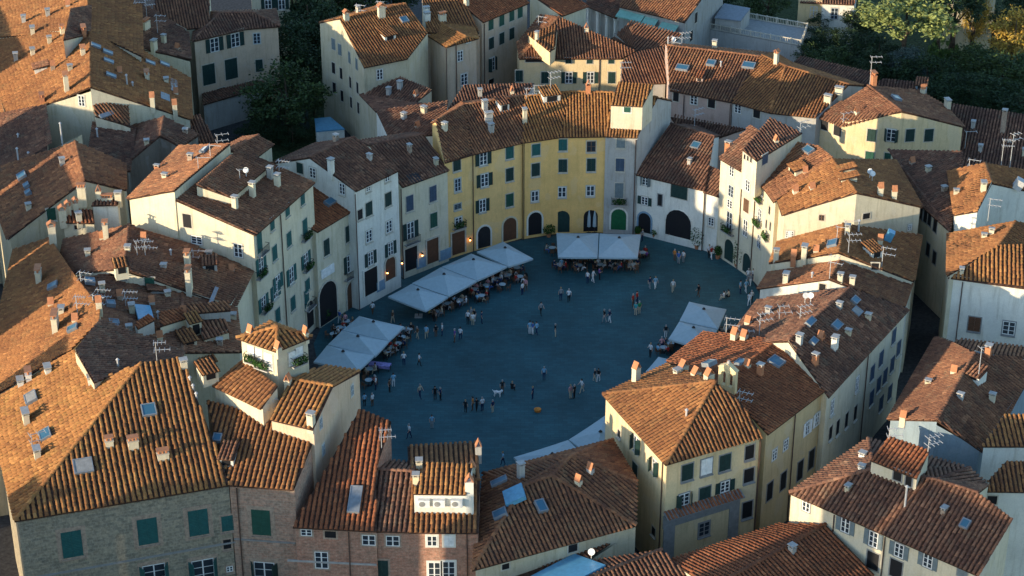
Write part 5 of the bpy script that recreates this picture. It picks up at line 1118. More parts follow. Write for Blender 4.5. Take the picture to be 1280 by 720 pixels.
# ------------------------------------------------------------------ people
for n_, c in dict(skin=(0.50, 0.31, 0.22), hair_dark=(0.03, 0.02, 0.015), hair_blond=(0.35, 0.24, 0.12), hair_grey=(0.35, 0.34, 0.32),
                  white=(0.75, 0.74, 0.72), black=(0.02, 0.02, 0.022), navy=(0.02, 0.035, 0.09), red=(0.45, 0.04, 0.03), pink=(0.60, 0.30, 0.30), blue=(0.06, 0.15, 0.42), light_blue=(0.25, 0.47, 0.62), green=(0.06, 0.26, 0.10),
                  orange=(0.60, 0.22, 0.05), grey=(0.28, 0.28, 0.28), beige=(0.50, 0.42, 0.30), brown=(0.14, 0.08, 0.05), turquoise=(0.06, 0.38, 0.40), purple=(0.16, 0.07, 0.26), yellow_=(0.62, 0.48, 0.10)).items():
    if 'skin' in n_ or 'hair' in n_: flat(n_, c, 0.7, 0.2)
    else: flat('cloth_'+n_.strip('_'), c, 0.85, 0.1)
def figure(pose):
    """one continuous skinned body, 1.72 m tall, facing -Y; slots: skin, top, bottoms, shoes"""
    V, E, Rr = [], [], []
    def add(p, r, parent=None):
        V.append(p); Rr.append(r)
        if parent is not None: E.append((parent, len(V)-1))
        return len(V)-1
    s = pose == 'sit'; dz = -0.42 if s else 0.0
    lean = {'stand': 0.0, 'walk': -0.03, 'stride': -0.05, 'wait': 0.0, 'sit': -0.05, 'sit2': -0.1}[pose]
    if pose == 'sit2': s, dz = True, -0.42
    pel = add((0, 0, 0.95+dz), (0.15, 0.11)); w_ = add((0, lean*0.5, 1.12+dz), (0.135, 0.10), pel); ch = add((0, lean, 1.32+dz), (0.165, 0.115), w_)
    nk = add((0, lean-0.005, 1.48+dz), (0.055, 0.055), ch); hd = add((0, lean-0.03, 1.57+dz), (0.075, 0.09), nk); h2 = add((0, lean-0.025, 1.65+dz), (0.08, 0.095), hd); add((0, lean-0.02, 1.71+dz), (0.055, 0.065), h2)
    add((0, lean-0.135, 1.60+dz), (0.014, 0.018), hd)       # nose
    arms = {'stand': [(0.27, 0.02, 1.12, 0.26, -0.05, 0.88), (0.27, 0.02, 1.12, 0.26, -0.05, 0.88)], 'walk': [(0.26, 0.10, 1.12, 0.25, 0.06, 0.87), (0.26, -0.08, 1.13, 0.24, -0.24, 0.95)],
            'stride': [(0.26, -0.12, 1.14, 0.24, -0.30, 1.00), (0.26, 0.14, 1.14, 0.26, 0.12, 0.88)], 'wait': [(0.27, 0.02, 1.13, 0.20, -0.26, 1.18), (0.28, 0.0, 1.12, 0.26, -0.06, 0.88)],
            'sit': [(0.27, -0.08, 1.12, 0.14, -0.32, 1.14), (0.27, -0.08, 1.12, 0.16, -0.34, 1.16)], 'sit2': [(0.26, -0.05, 1.12, 0.22, -0.28, 1.04), (0.28, -0.12, 1.16, 0.10, -0.30, 1.40)]}[pose]
    for sg, a in zip((-1, 1), arms):
        sh = add((sg*0.19, lean, 1.40+dz), (0.062, 0.06), ch); el = add((sg*a[0], a[1]+lean, a[2]+dz), (0.047, 0.047), sh); wr = add((sg*a[3], a[4]+lean, a[5]+dz), (0.035, 0.035), el)
        d = Vector((sg*(a[3]-a[0]), a[4]-a[1], a[5]-a[2])).normalized(); add(tuple(Vector(V[wr])+d*0.10), (0.042, 0.028), wr)
    step = {'stand': (0, 0), 'walk': (-0.18, 0.20), 'stride': (0.28, -0.28), 'wait': (0.02, -0.05)}.get(pose, (0, 0))
    for sg, st in zip((-1, 1), step):
        hp = add((sg*0.09, 0, 0.88+dz), (0.095, 0.095), pel)
        if s: kn = add((sg*0.13, -0.42, 0.50), (0.065, 0.065), hp); an = add((sg*0.13, -0.40 - 0.08*sg, 0.09), (0.042, 0.045), kn)
        else: kn = add((sg*0.10, st*0.55 - 0.03, 0.49), (0.062, 0.065), hp); an = add((sg*0.10, st, 0.09 + max(0, st)*0.25), (0.042, 0.045), kn)
        q = V[an]; add((q[0], q[1]-0.16, max(0.035, q[2]-0.055)), (0.045, 0.032), an)
    me = bpy.data.meshes.new('person'); me.from_pydata(V, E, []); o = bpy.data.objects.new('tmp', me); COL.objects.link(o)
    sk = o.modifiers.new('skin', 'SKIN'); sk.use_smooth_shade = True
    for v, r in zip(me.skin_vertices[0].data, Rr): v.radius = r
    me.skin_vertices[0].data[0].use_root = True
    sb = o.modifiers.new('sub', 'SUBSURF'); sb.levels = 1; sb.render_levels = 1
    dg = bpy.context.evaluated_depsgraph_get(); dg.update(); m2 = bpy.data.meshes.new_from_object(o.evaluated_get(dg)); m2.name = 'person_'+pose
    bpy.data.objects.remove(o)
    m2.materials.clear()
    for k in ('skin', 'cloth_white', 'cloth_navy', 'black'): m2.materials.append(MATS[k] if k != 'black' else MATS['cloth_black'])
    for f in m2.polygons:
        c = f.center; z = c.z - dz; out = abs(c.x) > 0.235 or (abs(c.x) > 0.1 and c.y < -0.2 and z > 0.75 and not (s and z < 1.0))
        if s: leg = c.z < 0.5+0.09 and c.y < 0.08
        else: leg = z < 0.97
        if c.z < 0.085: k = 3
        elif leg and not (out and not s): k = 2
        elif z > 1.455: k = 0
        elif out and z < 1.25: k = 0
        else: k = 1
        f.material_index = k
    # hair: a shell over the crown
    b = MB(); c0 = Vector((0, lean-0.012, 1.655+dz)); r0 = (0.098, 0.115, 0.105); n1, n2 = 5, 8; g = []
    for i in range(n1+1):
        th = math.pi*0.62*i/n1; g.append([])
        for j in range(n2):
            ph = 2*math.pi*j/n2; y = math.sin(th)*math.sin(ph); f = 1.0 if y > -0.35 or i < 3 else 0.86
            g[-1].append(b.bm.verts.new(c0 + Vector((r0[0]*math.sin(th)*math.cos(ph)*f, r0[1]*y*f, r0[2]*math.cos(th)))))
    for i in range(n1):
        for j in range(n2): b.bm.faces.new((g[i][j], g[i+1][j], g[i+1][(j+1) % n2], g[i][(j+1) % n2])) if i else b.bm.faces.new((g[0][0], g[1][j], g[1][(j+1) % n2])) if j == 0 else None
    bmesh.ops.remove_doubles(b.bm, verts=b.bm.verts, dist=0.002)
    bmesh.ops.recalc_face_normals(b.bm, faces=b.bm.faces)
    return m2, b.mesh('hair', 'hair_dark')
FIG = {p: figure(p) for p in ('stand', 'walk', 'stride', 'wait', 'sit', 'sit2')}
USED = set()
TOPS = ['white', 'black', 'navy', 'red', 'pink', 'blue', 'light_blue', 'green', 'orange', 'grey', 'beige', 'brown', 'turquoise', 'purple', 'yellow']
BOTS = ['black', 'navy', 'beige', 'white', 'grey', 'brown', 'blue']
HAIR = {'hair_dark': 'dark', 'hair_blond': 'blond', 'hair_grey': 'grey'}
def person(x, y, pose, where, top=None, bot=None, rz=None, scale=None, group=None, hair=None):
    act = {'stand': 'standing', 'walk': 'walking', 'stride': 'striding', 'wait': 'raising an arm', 'sit': 'sitting', 'sit2': 'seated'}[pose]
    for t in range(400):
        tp, bt, hr = top or prnd.choice(TOPS), bot or prnd.choice(BOTS), hair or prnd.choice(['hair_dark', 'hair_dark', 'hair_blond', 'hair_grey'])
        if t > 120: tp = prnd.choice(TOPS)
        if t > 20: bt, hr = prnd.choice(BOTS), prnd.choice(list(HAIR))
        lab = f"{HAIR[hr]}-haired person in {tp.replace('_', ' ')} top and {bt} trousers {act} {where}"
        if lab not in USED: break
    USED.add(lab)
    m, h = FIG[pose]
    o = obj('person', m); o['label'] = lab; o['category'] = 'person'
    if group: o['group'] = group
    for i, k in ((1, tp), (2, bt)):
        o.material_slots[i].link = 'OBJECT'; o.material_slots[i].material = MATS['cloth_'+k]
    o.location = (x, y, 0.0); o.rotation_euler = (0, 0, prnd.uniform(0, 6.28) if rz is None else rz); s = scale or prnd.uniform(0.94, 1.06); o.scale = (s, s, s)
    hh = obj('hair', h, o); hh.material_slots[0].link = 'OBJECT'; hh.material_slots[0].material = MATS[hr]
    return o
def at(px, py): return P(px, py)[:2]
MID = 'mid square'; LO = 'on the near square'; FARR = 'before the far parasols'; RT = 'near the right-hand houses'; LF = 'by the left row'; GATE = 'by the gateway'
for px, py, pose, where, top, bot in (
    (582, 516, 'stand', LO, 'black', 'black'), (591, 513, 'stand', LO, 'orange', 'brown'), (596, 514, 'walk', LO, 'black', 'black'), (603, 514, 'stand', LO, 'white', 'navy'), (616, 516, 'stand', LO, 'navy', 'beige'),
    (628, 492, 'stand', LO, 'black', 'brown'), (640, 490, 'sit', LO, 'black', 'black'), (680, 474.5, 'stand', LO, 'light_blue', 'navy'), (666, 499, 'stand', LO, 'navy', 'navy'), (743, 477, 'walk', LO, 'black', 'beige'), (748, 477, 'walk', LO, 'black', 'white'),
    (713, 498, 'stand', LO, 'pink', 'beige'), (718, 498, 'stand', LO, 'black', 'black'), (727.5, 491, 'stride', LO, 'white', 'beige'), (525, 497.5, 'walk', LO, 'beige', 'navy'), (544, 500, 'stand', LO, 'black', 'black'), (550.5, 500, 'stand', LO, 'navy', 'black'),
    (540, 535, 'stand', LO, 'light_blue', 'grey'), (512, 548, 'walk', LO, 'white', 'navy'), (629, 581, 'walk', LO, 'light_blue', 'navy'),
    (676, 394, 'walk', MID, 'grey', 'black'), (662.5, 418, 'stand', MID, 'light_blue', 'white'), (666, 418, 'stand', MID, 'blue', 'white'), (671, 418.5, 'walk', MID, 'light_blue', 'navy'), (694, 421, 'stand', MID, 'black', 'beige'), (701, 376, 'stand', MID, 'grey', 'navy'), (711, 378, 'walk', MID, 'white', 'black'),
    (755.5, 403.5, 'walk', MID, 'black', 'grey'), (762, 403.5, 'walk', MID, 'navy', 'white'), (791, 383, 'stand', MID, 'red', 'red' if False else 'brown'), (796, 380, 'stand', MID, 'red', 'navy'), (794.5, 394, 'stand', MID, 'turquoise', 'beige'), (799, 393, 'stand', MID, 'green', 'beige'), (602, 404.5, 'stand', MID, 'navy', 'navy'),
    (585, 405, 'stand', LF, 'white', 'black'), (589, 401, 'stand', LF, 'grey', 'beige'), (593, 402, 'stand', LF, 'black', 'white'), (591, 407, 'stand', LF, 'white', 'beige'), (545, 421.5, 'stand', LF, 'black', 'brown'), (553, 419.5, 'stand', LF, 'white', 'navy'), (522, 424, 'walk', LF, 'brown', 'beige'), (533, 423.5, 'walk', LF, 'light_blue', 'beige'),
    (568.5, 428, 'stand', LF, 'purple', 'red' if False else 'brown'), (575.5, 425, 'walk', LF, 'white', 'navy'), (653, 369, 'stand', LF, 'white', 'purple' if False else 'navy'), (657, 364, 'walk', LF, 'pink', 'brown'), (543, 402, 'stand', LF, 'brown', 'black'),
    (741, 353, 'walk', FARR, 'white', 'white'), (734.5, 354, 'stand', FARR, 'white', 'navy'), (749, 350, 'wait', FARR, 'purple', 'black'), (812, 361, 'walk', FARR, 'navy', 'grey'), (819, 361, 'walk', FARR, 'light_blue', 'white'), (841, 365, 'walk', FARR, 'white', 'pink' if False else 'beige'),
    (843, 326, 'stand', GATE, 'orange', 'turquoise' if False else 'brown'), (848, 330, 'stand', GATE, 'blue', 'grey'), (854, 328, 'stand', GATE, 'white', 'grey'), (889, 324, 'walk', GATE, 'red', 'white'), (886, 322, 'stand', GATE, 'white', 'black'), (838, 302, 'walk', GATE, 'white', 'black'), (852, 301, 'stand', GATE, 'orange', 'blue'), (809, 290.5, 'stand', GATE, 'red', 'beige'), (803, 302, 'stand', GATE, 'grey', 'navy'),
    (873, 371.5, 'walk', RT, 'black', 'brown'), (905, 376, 'sit', RT, 'white', 'beige'), (911, 375, 'sit2', RT, 'beige', 'black'), (925, 367, 'stand', RT, 'light_blue', 'navy'), (932, 366, 'walk', RT, 'light_blue', 'white'), (936.5, 382, 'walk', RT, 'white', 'white'), (939, 379, 'stand', RT, 'white', 'black'), (935, 352, 'stand', RT, 'white', 'grey'), (941, 351, 'stand', RT, 'white', 'navy'), (946, 345, 'stand', RT, 'red', 'purple' if False else 'black'), (938, 357, 'walk', RT, 'grey', 'white'),
    (832, 422, 'stand', RT, 'black', 'white'), (813, 446, 'wait', RT, 'white', 'black'), (827, 438, 'walk', RT, 'pink', 'navy'),
    (505, 457.5, 'wait', 'near the lookout parasols', 'white', 'navy'), (524, 457.5, 'walk', 'near the lookout parasols', 'white', 'black'), (492, 484, 'wait', 'near the lookout parasols', 'light_blue', 'white'), (487, 490, 'stand', 'near the lookout parasols', 'brown', 'black'), (466, 508, 'wait', 'by the blank-walled house', 'white', 'brown'), (456, 508, 'stand', 'by the blank-walled house', 'light_blue', 'black'), (470, 487, 'stand', 'by the blank-walled house', 'white', 'navy'),
    (466, 393, 'walk', 'behind the lookout parasols', 'white', 'red' if False else 'brown'), (491, 404, 'walk', 'between the left parasols', 'brown', 'beige'), (470, 366, 'stand', 'along the left house fronts', 'white', 'navy'), (478, 362, 'walk', 'along the left house fronts', 'light_blue', 'grey'), (455, 377, 'walk', 'along the left house fronts', 'grey', 'black'), (425, 404, 'walk', 'near the left passage', 'blue', 'white'), (432, 408, 'stand', 'near the left passage', 'pink', 'navy'),
):
    person(*at(px, py), pose, where, top, bot)
# diners: tables along the open edges of the parasols
def zone_tables(zone, spots, n, fill=0.85):
    for px, py in spots:
        x, y = at(px, py)
        for sx_, sy_, a in cafe_table(x, y, zone, n):
            if prnd.random() < fill: person(sx_, sy_, prnd.choice(['sit', 'sit2']), zone, rz=a, top=prnd.choice(['pink', 'beige', 'white', 'black', 'red', 'grey', 'brown', 'navy', 'light_blue', None]))
zone_tables('along the four-parasol row', [(545, 396), (560, 386), (575, 382), (594, 368), (608, 363), (621, 355), (634, 350), (646, 341), (602, 376), (628, 362), (552, 378), (586, 362), (618, 345), (650, 352)], 4)
zone_tables('under the far parasols', [(700, 337), (724, 338), (750, 337), (769, 337), (792, 337), (712, 327), (738, 328), (780, 327), (690, 316), (803, 322)], 4)
zone_tables('by the lookout parasols', [(503, 428), (490, 441), (498, 436), (462, 468), (461, 482), (484, 446), (508, 418)], 3)
zone_tables('by the right parasols', [(838, 436), (829, 441), (846, 430), (905, 418), (893, 428)], 3, 0.8)
zone_tables('behind the lookout parasols', [(425, 416), (417, 424), (434, 408)], 3, 0.8)
# long striped bench table, white dog, orange bag, closed parasols, waiter's station
def long_table():
    x, y = at(475, 462); r = empty('long_table', (x, y, 0), 'long table with a lilac striped cloth beside the nearest parasol near the lookout', 'table'); r['local'] = 1; r.rotation_euler = (0, 0, R(-12))
    b = MB(); b.box(-1.2, 1.2, -0.4, 0.4, 0.70, 0.75); b.box(-1.22, 1.22, -0.42, -0.40, 0.40, 0.75); b.box(-1.22, 1.22, 0.40, 0.42, 0.40, 0.75); obj('tablecloth', b.mesh('tablecloth', 'cloth_lilac'), r)
    for sx_ in (-1.1, 1.1):
        for sy_ in (-0.33, 0.33):
            b = MB(); b.box(sx_-0.03, sx_+0.03, sy_-0.03, sy_+0.03, 0, 0.7); obj('leg', b.mesh('leg', 'iron'), r)
flat('cloth_lilac', (0.30, 0.26, 0.52), 0.85, 0.1, 0.3); long_table()
def dog(px, py, label, mat, rz, s=1.0):
    V = [(0, 0, 0.52), (0, -0.22, 0.55), (0, 0.26, 0.52), (0, -0.36, 0.66), (0, -0.42, 0.74), (0, -0.54, 0.71), (0, 0.42, 0.60), (0, 0.52, 0.72)]; Rr = [0.13, 0.16, 0.12, 0.09, 0.085, 0.045, 0.035, 0.02]; E = [(0, 1), (0, 2), (1, 3), (3, 4), (4, 5), (2, 6), (6, 7)]
    for sx_ in (-1, 1):
        i = len(V); V += [(sx_*0.09, -0.24, 0.40), (sx_*0.09, -0.23, 0.20), (sx_*0.09, -0.25, 0.03)]; Rr += [0.06, 0.035, 0.035]; E += [(1, i), (i, i+1), (i+1, i+2)]
        i = len(V); V += [(sx_*0.09, 0.20, 0.38), (sx_*0.09, 0.32, 0.20), (sx_*0.09, 0.26, 0.03)]; Rr += [0.07, 0.035, 0.035]; E += [(2, i), (i, i+1), (i+1, i+2)]
        i = len(V); V += [(sx_*0.06, -0.38, 0.85)]; Rr += [0.025]; E += [(4, i)]
    me = bpy.data.meshes.new('dog'); me.from_pydata(V, E, []); o = bpy.data.objects.new('tmp', me); COL.objects.link(o); o.modifiers.new('s', 'SKIN').use_smooth_shade = True
    for v, r in zip(me.skin_vertices[0].data, Rr): v.radius = (r, r)
    me.skin_vertices[0].data[0].use_root = True; o.modifiers.new('b', 'SUBSURF').levels = 1
    dg = bpy.context.evaluated_depsgraph_get(); dg.update(); m2 = bpy.data.meshes.new_from_object(o.evaluated_get(dg)); bpy.data.objects.remove(o); m2.materials.clear(); m2.materials.append(MATS[mat])
    d = obj('dog', m2); d.location = (*at(px, py), 0); d.rotation_euler = (0, 0, rz); d.scale = (s, s, s); d['label'] = label; d['category'] = 'dog'
dog(622, 496, 'large white dog standing beside a person dressed in black', 'cloth_white', R(75), 1.15)
def bag():
    b = MB(); b.tube((0, 0, 0.0), (0, 0, 0.28), 0.34, 0.40, 10); b.tube((0, 0, 0.28), (0, 0, 0.42), 0.40, 0.16, 10); o = obj('beanbag', b.mesh('beanbag', 'cloth_orange')); o.location = (*at(672, 514), 0); o['label'] = 'round orange bag lying alone on the dark paving'; o['category'] = 'bag'
bag()
def closed_parasol(px, py, label):
    x, y = at(px, py); r = empty('closed_parasol', (x, y, 0), label, 'parasol'); r['local'] = 1
    b = MB(); b.tube((0, 0, 0.9), (0, 0, 2.2), 0.24, 0.20, 10); b.tube((0, 0, 2.2), (0, 0, 3.2), 0.20, 0.05, 10); obj('canvas', b.mesh('canvas', 'canvas'), r)
    b = MB(); b.tube((0, 0, 0), (0, 0, 3.3), 0.04, 0.04, 6); b.box(-0.3, 0.3, -0.3, 0.3, 0.0, 0.1); obj('pole', b.mesh('pole', 'iron'), r)
closed_parasol(736, 291, 'folded white parasol before the yellow house, left of two'); closed_parasol(743, 291, 'folded white parasol before the yellow house, right of two')
def planter(px, py, label, w=0.9, h=1.3, seed=1, n=420):
    x, y = at(px, py); r = empty('potted_shrub', (x, y, 0), label, 'plant'); r['local'] = 1
    b = MB(); b.tube((0, 0, 0), (0, 0, 0.5), 0.24, 0.33, 10); obj('pot', b.mesh('pot', 'terracotta'), r)
    f = obj('leaves', leaf_clump(w*0.6, w*0.6, h*0.5, n, 0.10, seed, 'plant', 'leaves'), r); f.location = (0, 0, 0.5+h*0.45); f['kind'] = 'stuff'
for i, e in enumerate(((871, 311, 'leafy potted shrub beside the great arched gateway', 1.6, 2.8), (897, 323, 'round potted bush between two arched doors on the right'), (921, 334, 'tall climbing plant in a pot against the white house', 1.1, 3.6), (929, 338, 'climbing plant in a pot beside the third arched door', 1.0, 3.2), (952, 345, 'bushy potted plant at the foot of the curved cream house', 1.2, 2.4), (686, 296, 'dark clipped hedge pot between two arched doors of the yellow house', 1.5, 1.2), (475, 353, 'small potted tree beside a shop door on the left', 0.8, 2.0), (818, 297, 'low potted shrub at the pillar of the gateway', 1.1, 0.8), (797, 296, 'potted plant beside the shop with the pale blue arch', 0.7, 1.0), (405, 402, 'leafy plants beside the dark passage arch', 1.5, 1.6))):
    planter(*e, seed=i+5)
# wall lamps glow at the shop fronts on the left
def glow():
    m = bpy.data.materials.new('lamp_glow'); m.use_nodes = True; b = m.node_tree.nodes['Principled BSDF']; b.inputs['Emission Color'].default_value = (1.0, 0.42, 0.12, 1); b.inputs['Emission Strength'].default_value = 4; b.inputs['Base Color'].default_value = (0.8, 0.5, 0.25, 1); MATS['glow'] = m
glow()
for k, x, y in (('L4', 505, 325), ('L4', 526, 315), ('L4', 563, 301), ('L3', 482, 337), ('L6', 586, 296)):
    hit = wall_hit(k, x, y)
    if hit:
        q, n = hit; b = MB(); b.box(-0.02, 0.02, -0.28, 0.03, -0.02, 0.02); b.box(-0.09, 0.09, -0.37, -0.19, -0.25, -0.03); o = obj('wall_lamp', b.mesh('wall_lamp', 'iron'), HOUSES[k]['root']); M = wall_matrix(q, n); o.rotation_euler = M.to_euler(); o.location = M.translation
        b = MB(); b.tube((0, -0.28, -0.42), (0, -0.28, -0.26), 0.10, 0.07, 8); obj('bulb', b.mesh('bulb', 'glow'), o)
# ------------------------------------------------------------------ gardens and trees
flat('garden', (0.035, 0.05, 0.02), 0.95, 0.1, 0.5)
sheet('garden_ground', [P(x, y)[:2] for x, y in ((868, 80), (960, 95), (1085, 118), (1200, 175), (1400, 190), (1400, -60), (868, -60))], -0.012, 'garden')
sheet('garden_lawn', [P(x, y)[:2] for x, y in ((300, 200), (345, 205), (425, 165), (400, 110), (440, -40), (345, -40), (350, 90), (320, 120))], -0.012, 'garden')
def leaf_mat(name, light, mid, dark):
    t = NT(name, 0.7, 0.25); geo = t.node('ShaderNodeNewGeometry')
    c = t.ramp(geo.outputs['Random Per Island'], [(0.0, dark), (0.45, mid), (1.0, light)])
    n = t.noise(0.8, 3, geo.outputs['Position']); c = t.mix(1.0, c, t.ramp(n, [(0.3, (0.7,)*3), (0.7, (1.2,)*3)]), 'MULTIPLY')
    t.col(c); t.b.inputs['Transmission Weight'].default_value = 0.0; MATS[name] = t.m
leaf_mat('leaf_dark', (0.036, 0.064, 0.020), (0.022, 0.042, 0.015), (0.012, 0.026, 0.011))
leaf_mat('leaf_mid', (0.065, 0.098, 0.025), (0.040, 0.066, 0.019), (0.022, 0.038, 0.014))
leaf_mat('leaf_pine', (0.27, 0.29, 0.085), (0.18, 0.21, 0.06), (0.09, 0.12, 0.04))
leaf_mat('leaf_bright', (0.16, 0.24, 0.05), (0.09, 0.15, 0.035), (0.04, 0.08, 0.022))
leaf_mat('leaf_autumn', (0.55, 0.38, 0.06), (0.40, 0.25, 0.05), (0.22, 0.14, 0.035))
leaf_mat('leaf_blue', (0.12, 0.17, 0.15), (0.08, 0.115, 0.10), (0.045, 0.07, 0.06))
flat('bark', (0.09, 0.065, 0.045), 0.95, 0.1, 0.4)
def crown_mesh(kind, seed, mat, leaf=0.21):
    """unit crown (radius 1, from z=-1 to 1): clumps of small leaf faces with gaps between the clumps"""
    r = np.random.default_rng(seed); cl = []
    n = {'broad': 46, 'umbrella': 40, 'cone': 34, 'bush': 26}[kind]
    while len(cl) < n:
        p = r.uniform(-1, 1, 3)
        if kind == 'cone':
            rad = 0.62*(1-(p[2]+1)/2)**0.8 + 0.08
            if math.hypot(p[0], p[1]) > rad: continue
        elif kind == 'umbrella':
            p[2] = p[2]*0.42 + 0.1; rr = math.hypot(p[0], p[1])
            if rr > 1 or (p[2] < 0.05 and rr < 0.35): continue
        else:
            q = np.linalg.norm(p)
            if q > 1 or q < 0.45: continue
        cl.append(p)
    cl = np.array(cl); size = {'broad': 0.30, 'umbrella': 0.22, 'cone': 0.16, 'bush': 0.34}[kind]
    k = {'broad': 130, 'umbrella': 140, 'cone': 110, 'bush': 100}[kind]
    c = (cl[:, None] + r.normal(0, 1, (n, k, 3))*size*0.46*np.array([1, 1, 0.8])*r.uniform(0.7, 1.3, (n, 1, 1))).reshape(-1, 3); N = len(c)
    u = r.normal(0, 1, (N, 3)); u /= np.linalg.norm(u, axis=1)[:, None]; v = np.cross(u, r.normal(0, 1, (N, 3))); v /= np.linalg.norm(v, axis=1)[:, None]
    s = (leaf*0.22*r.uniform(0.6, 1.4, N))[:, None]
    V = np.stack([c-u*s, c+v*s*0.6, c+u*s, c-v*s*0.6], 1).reshape(-1, 3); Fq = np.arange(N*4).reshape(-1, 4)
    return fast_mesh('crown', V, Fq, mat)
def trunk_mesh(kind, seed):
    r = random.Random(seed); b = MB(); b.tube((0, 0, -0.1), (0.02, 0.01, 0.55), 0.035, 0.024, 7)
    for i in range(5):
        a = i*1.26 + r.uniform(-0.3, 0.3); z = r.uniform(0.40, 0.54); e = 0.16 if kind != 'cone' else 0.03
        b.tube((0.015, 0.008, z), (e*math.cos(a), e*math.sin(a), z + r.uniform(0.12, 0.24)), 0.013, 0.006, 5)
    b.tube((0.02, 0.01, 0.55), (0.01, 0, 0.85), 0.022, 0.006, 6)
    return b.mesh('trunk', 'bark')
def tree(px, py, rad, h, kind, mat, label, name='tree', squash=None):
    """the pixel marks the middle of the crown"""
    ch = squash or {'broad': h*0.36, 'umbrella': h*0.26, 'cone': h*0.46, 'bush': h*0.45}[kind]
    p = P(px, py, h-ch); root = empty(name, (p[0], p[1], 0), label, 'tree' if kind != 'bush' else 'bush'); root['local'] = 1
    v = prnd.randint(0, 3)
    c = obj('crown', cached(('crown', kind, v, mat), lambda: crown_mesh(kind, v+11, mat)), root); c.location = (0, 0, h-ch); c.scale = (rad, rad*prnd.uniform(0.88, 1.12), ch); c.rotation_euler = (0, 0, prnd.uniform(0, 6.28)); c['kind'] = 'stuff'
    t = obj('trunk', cached(('trunk', kind, v), lambda: trunk_mesh(kind, v)), root); t.scale = (h*0.9, h*0.9, h)
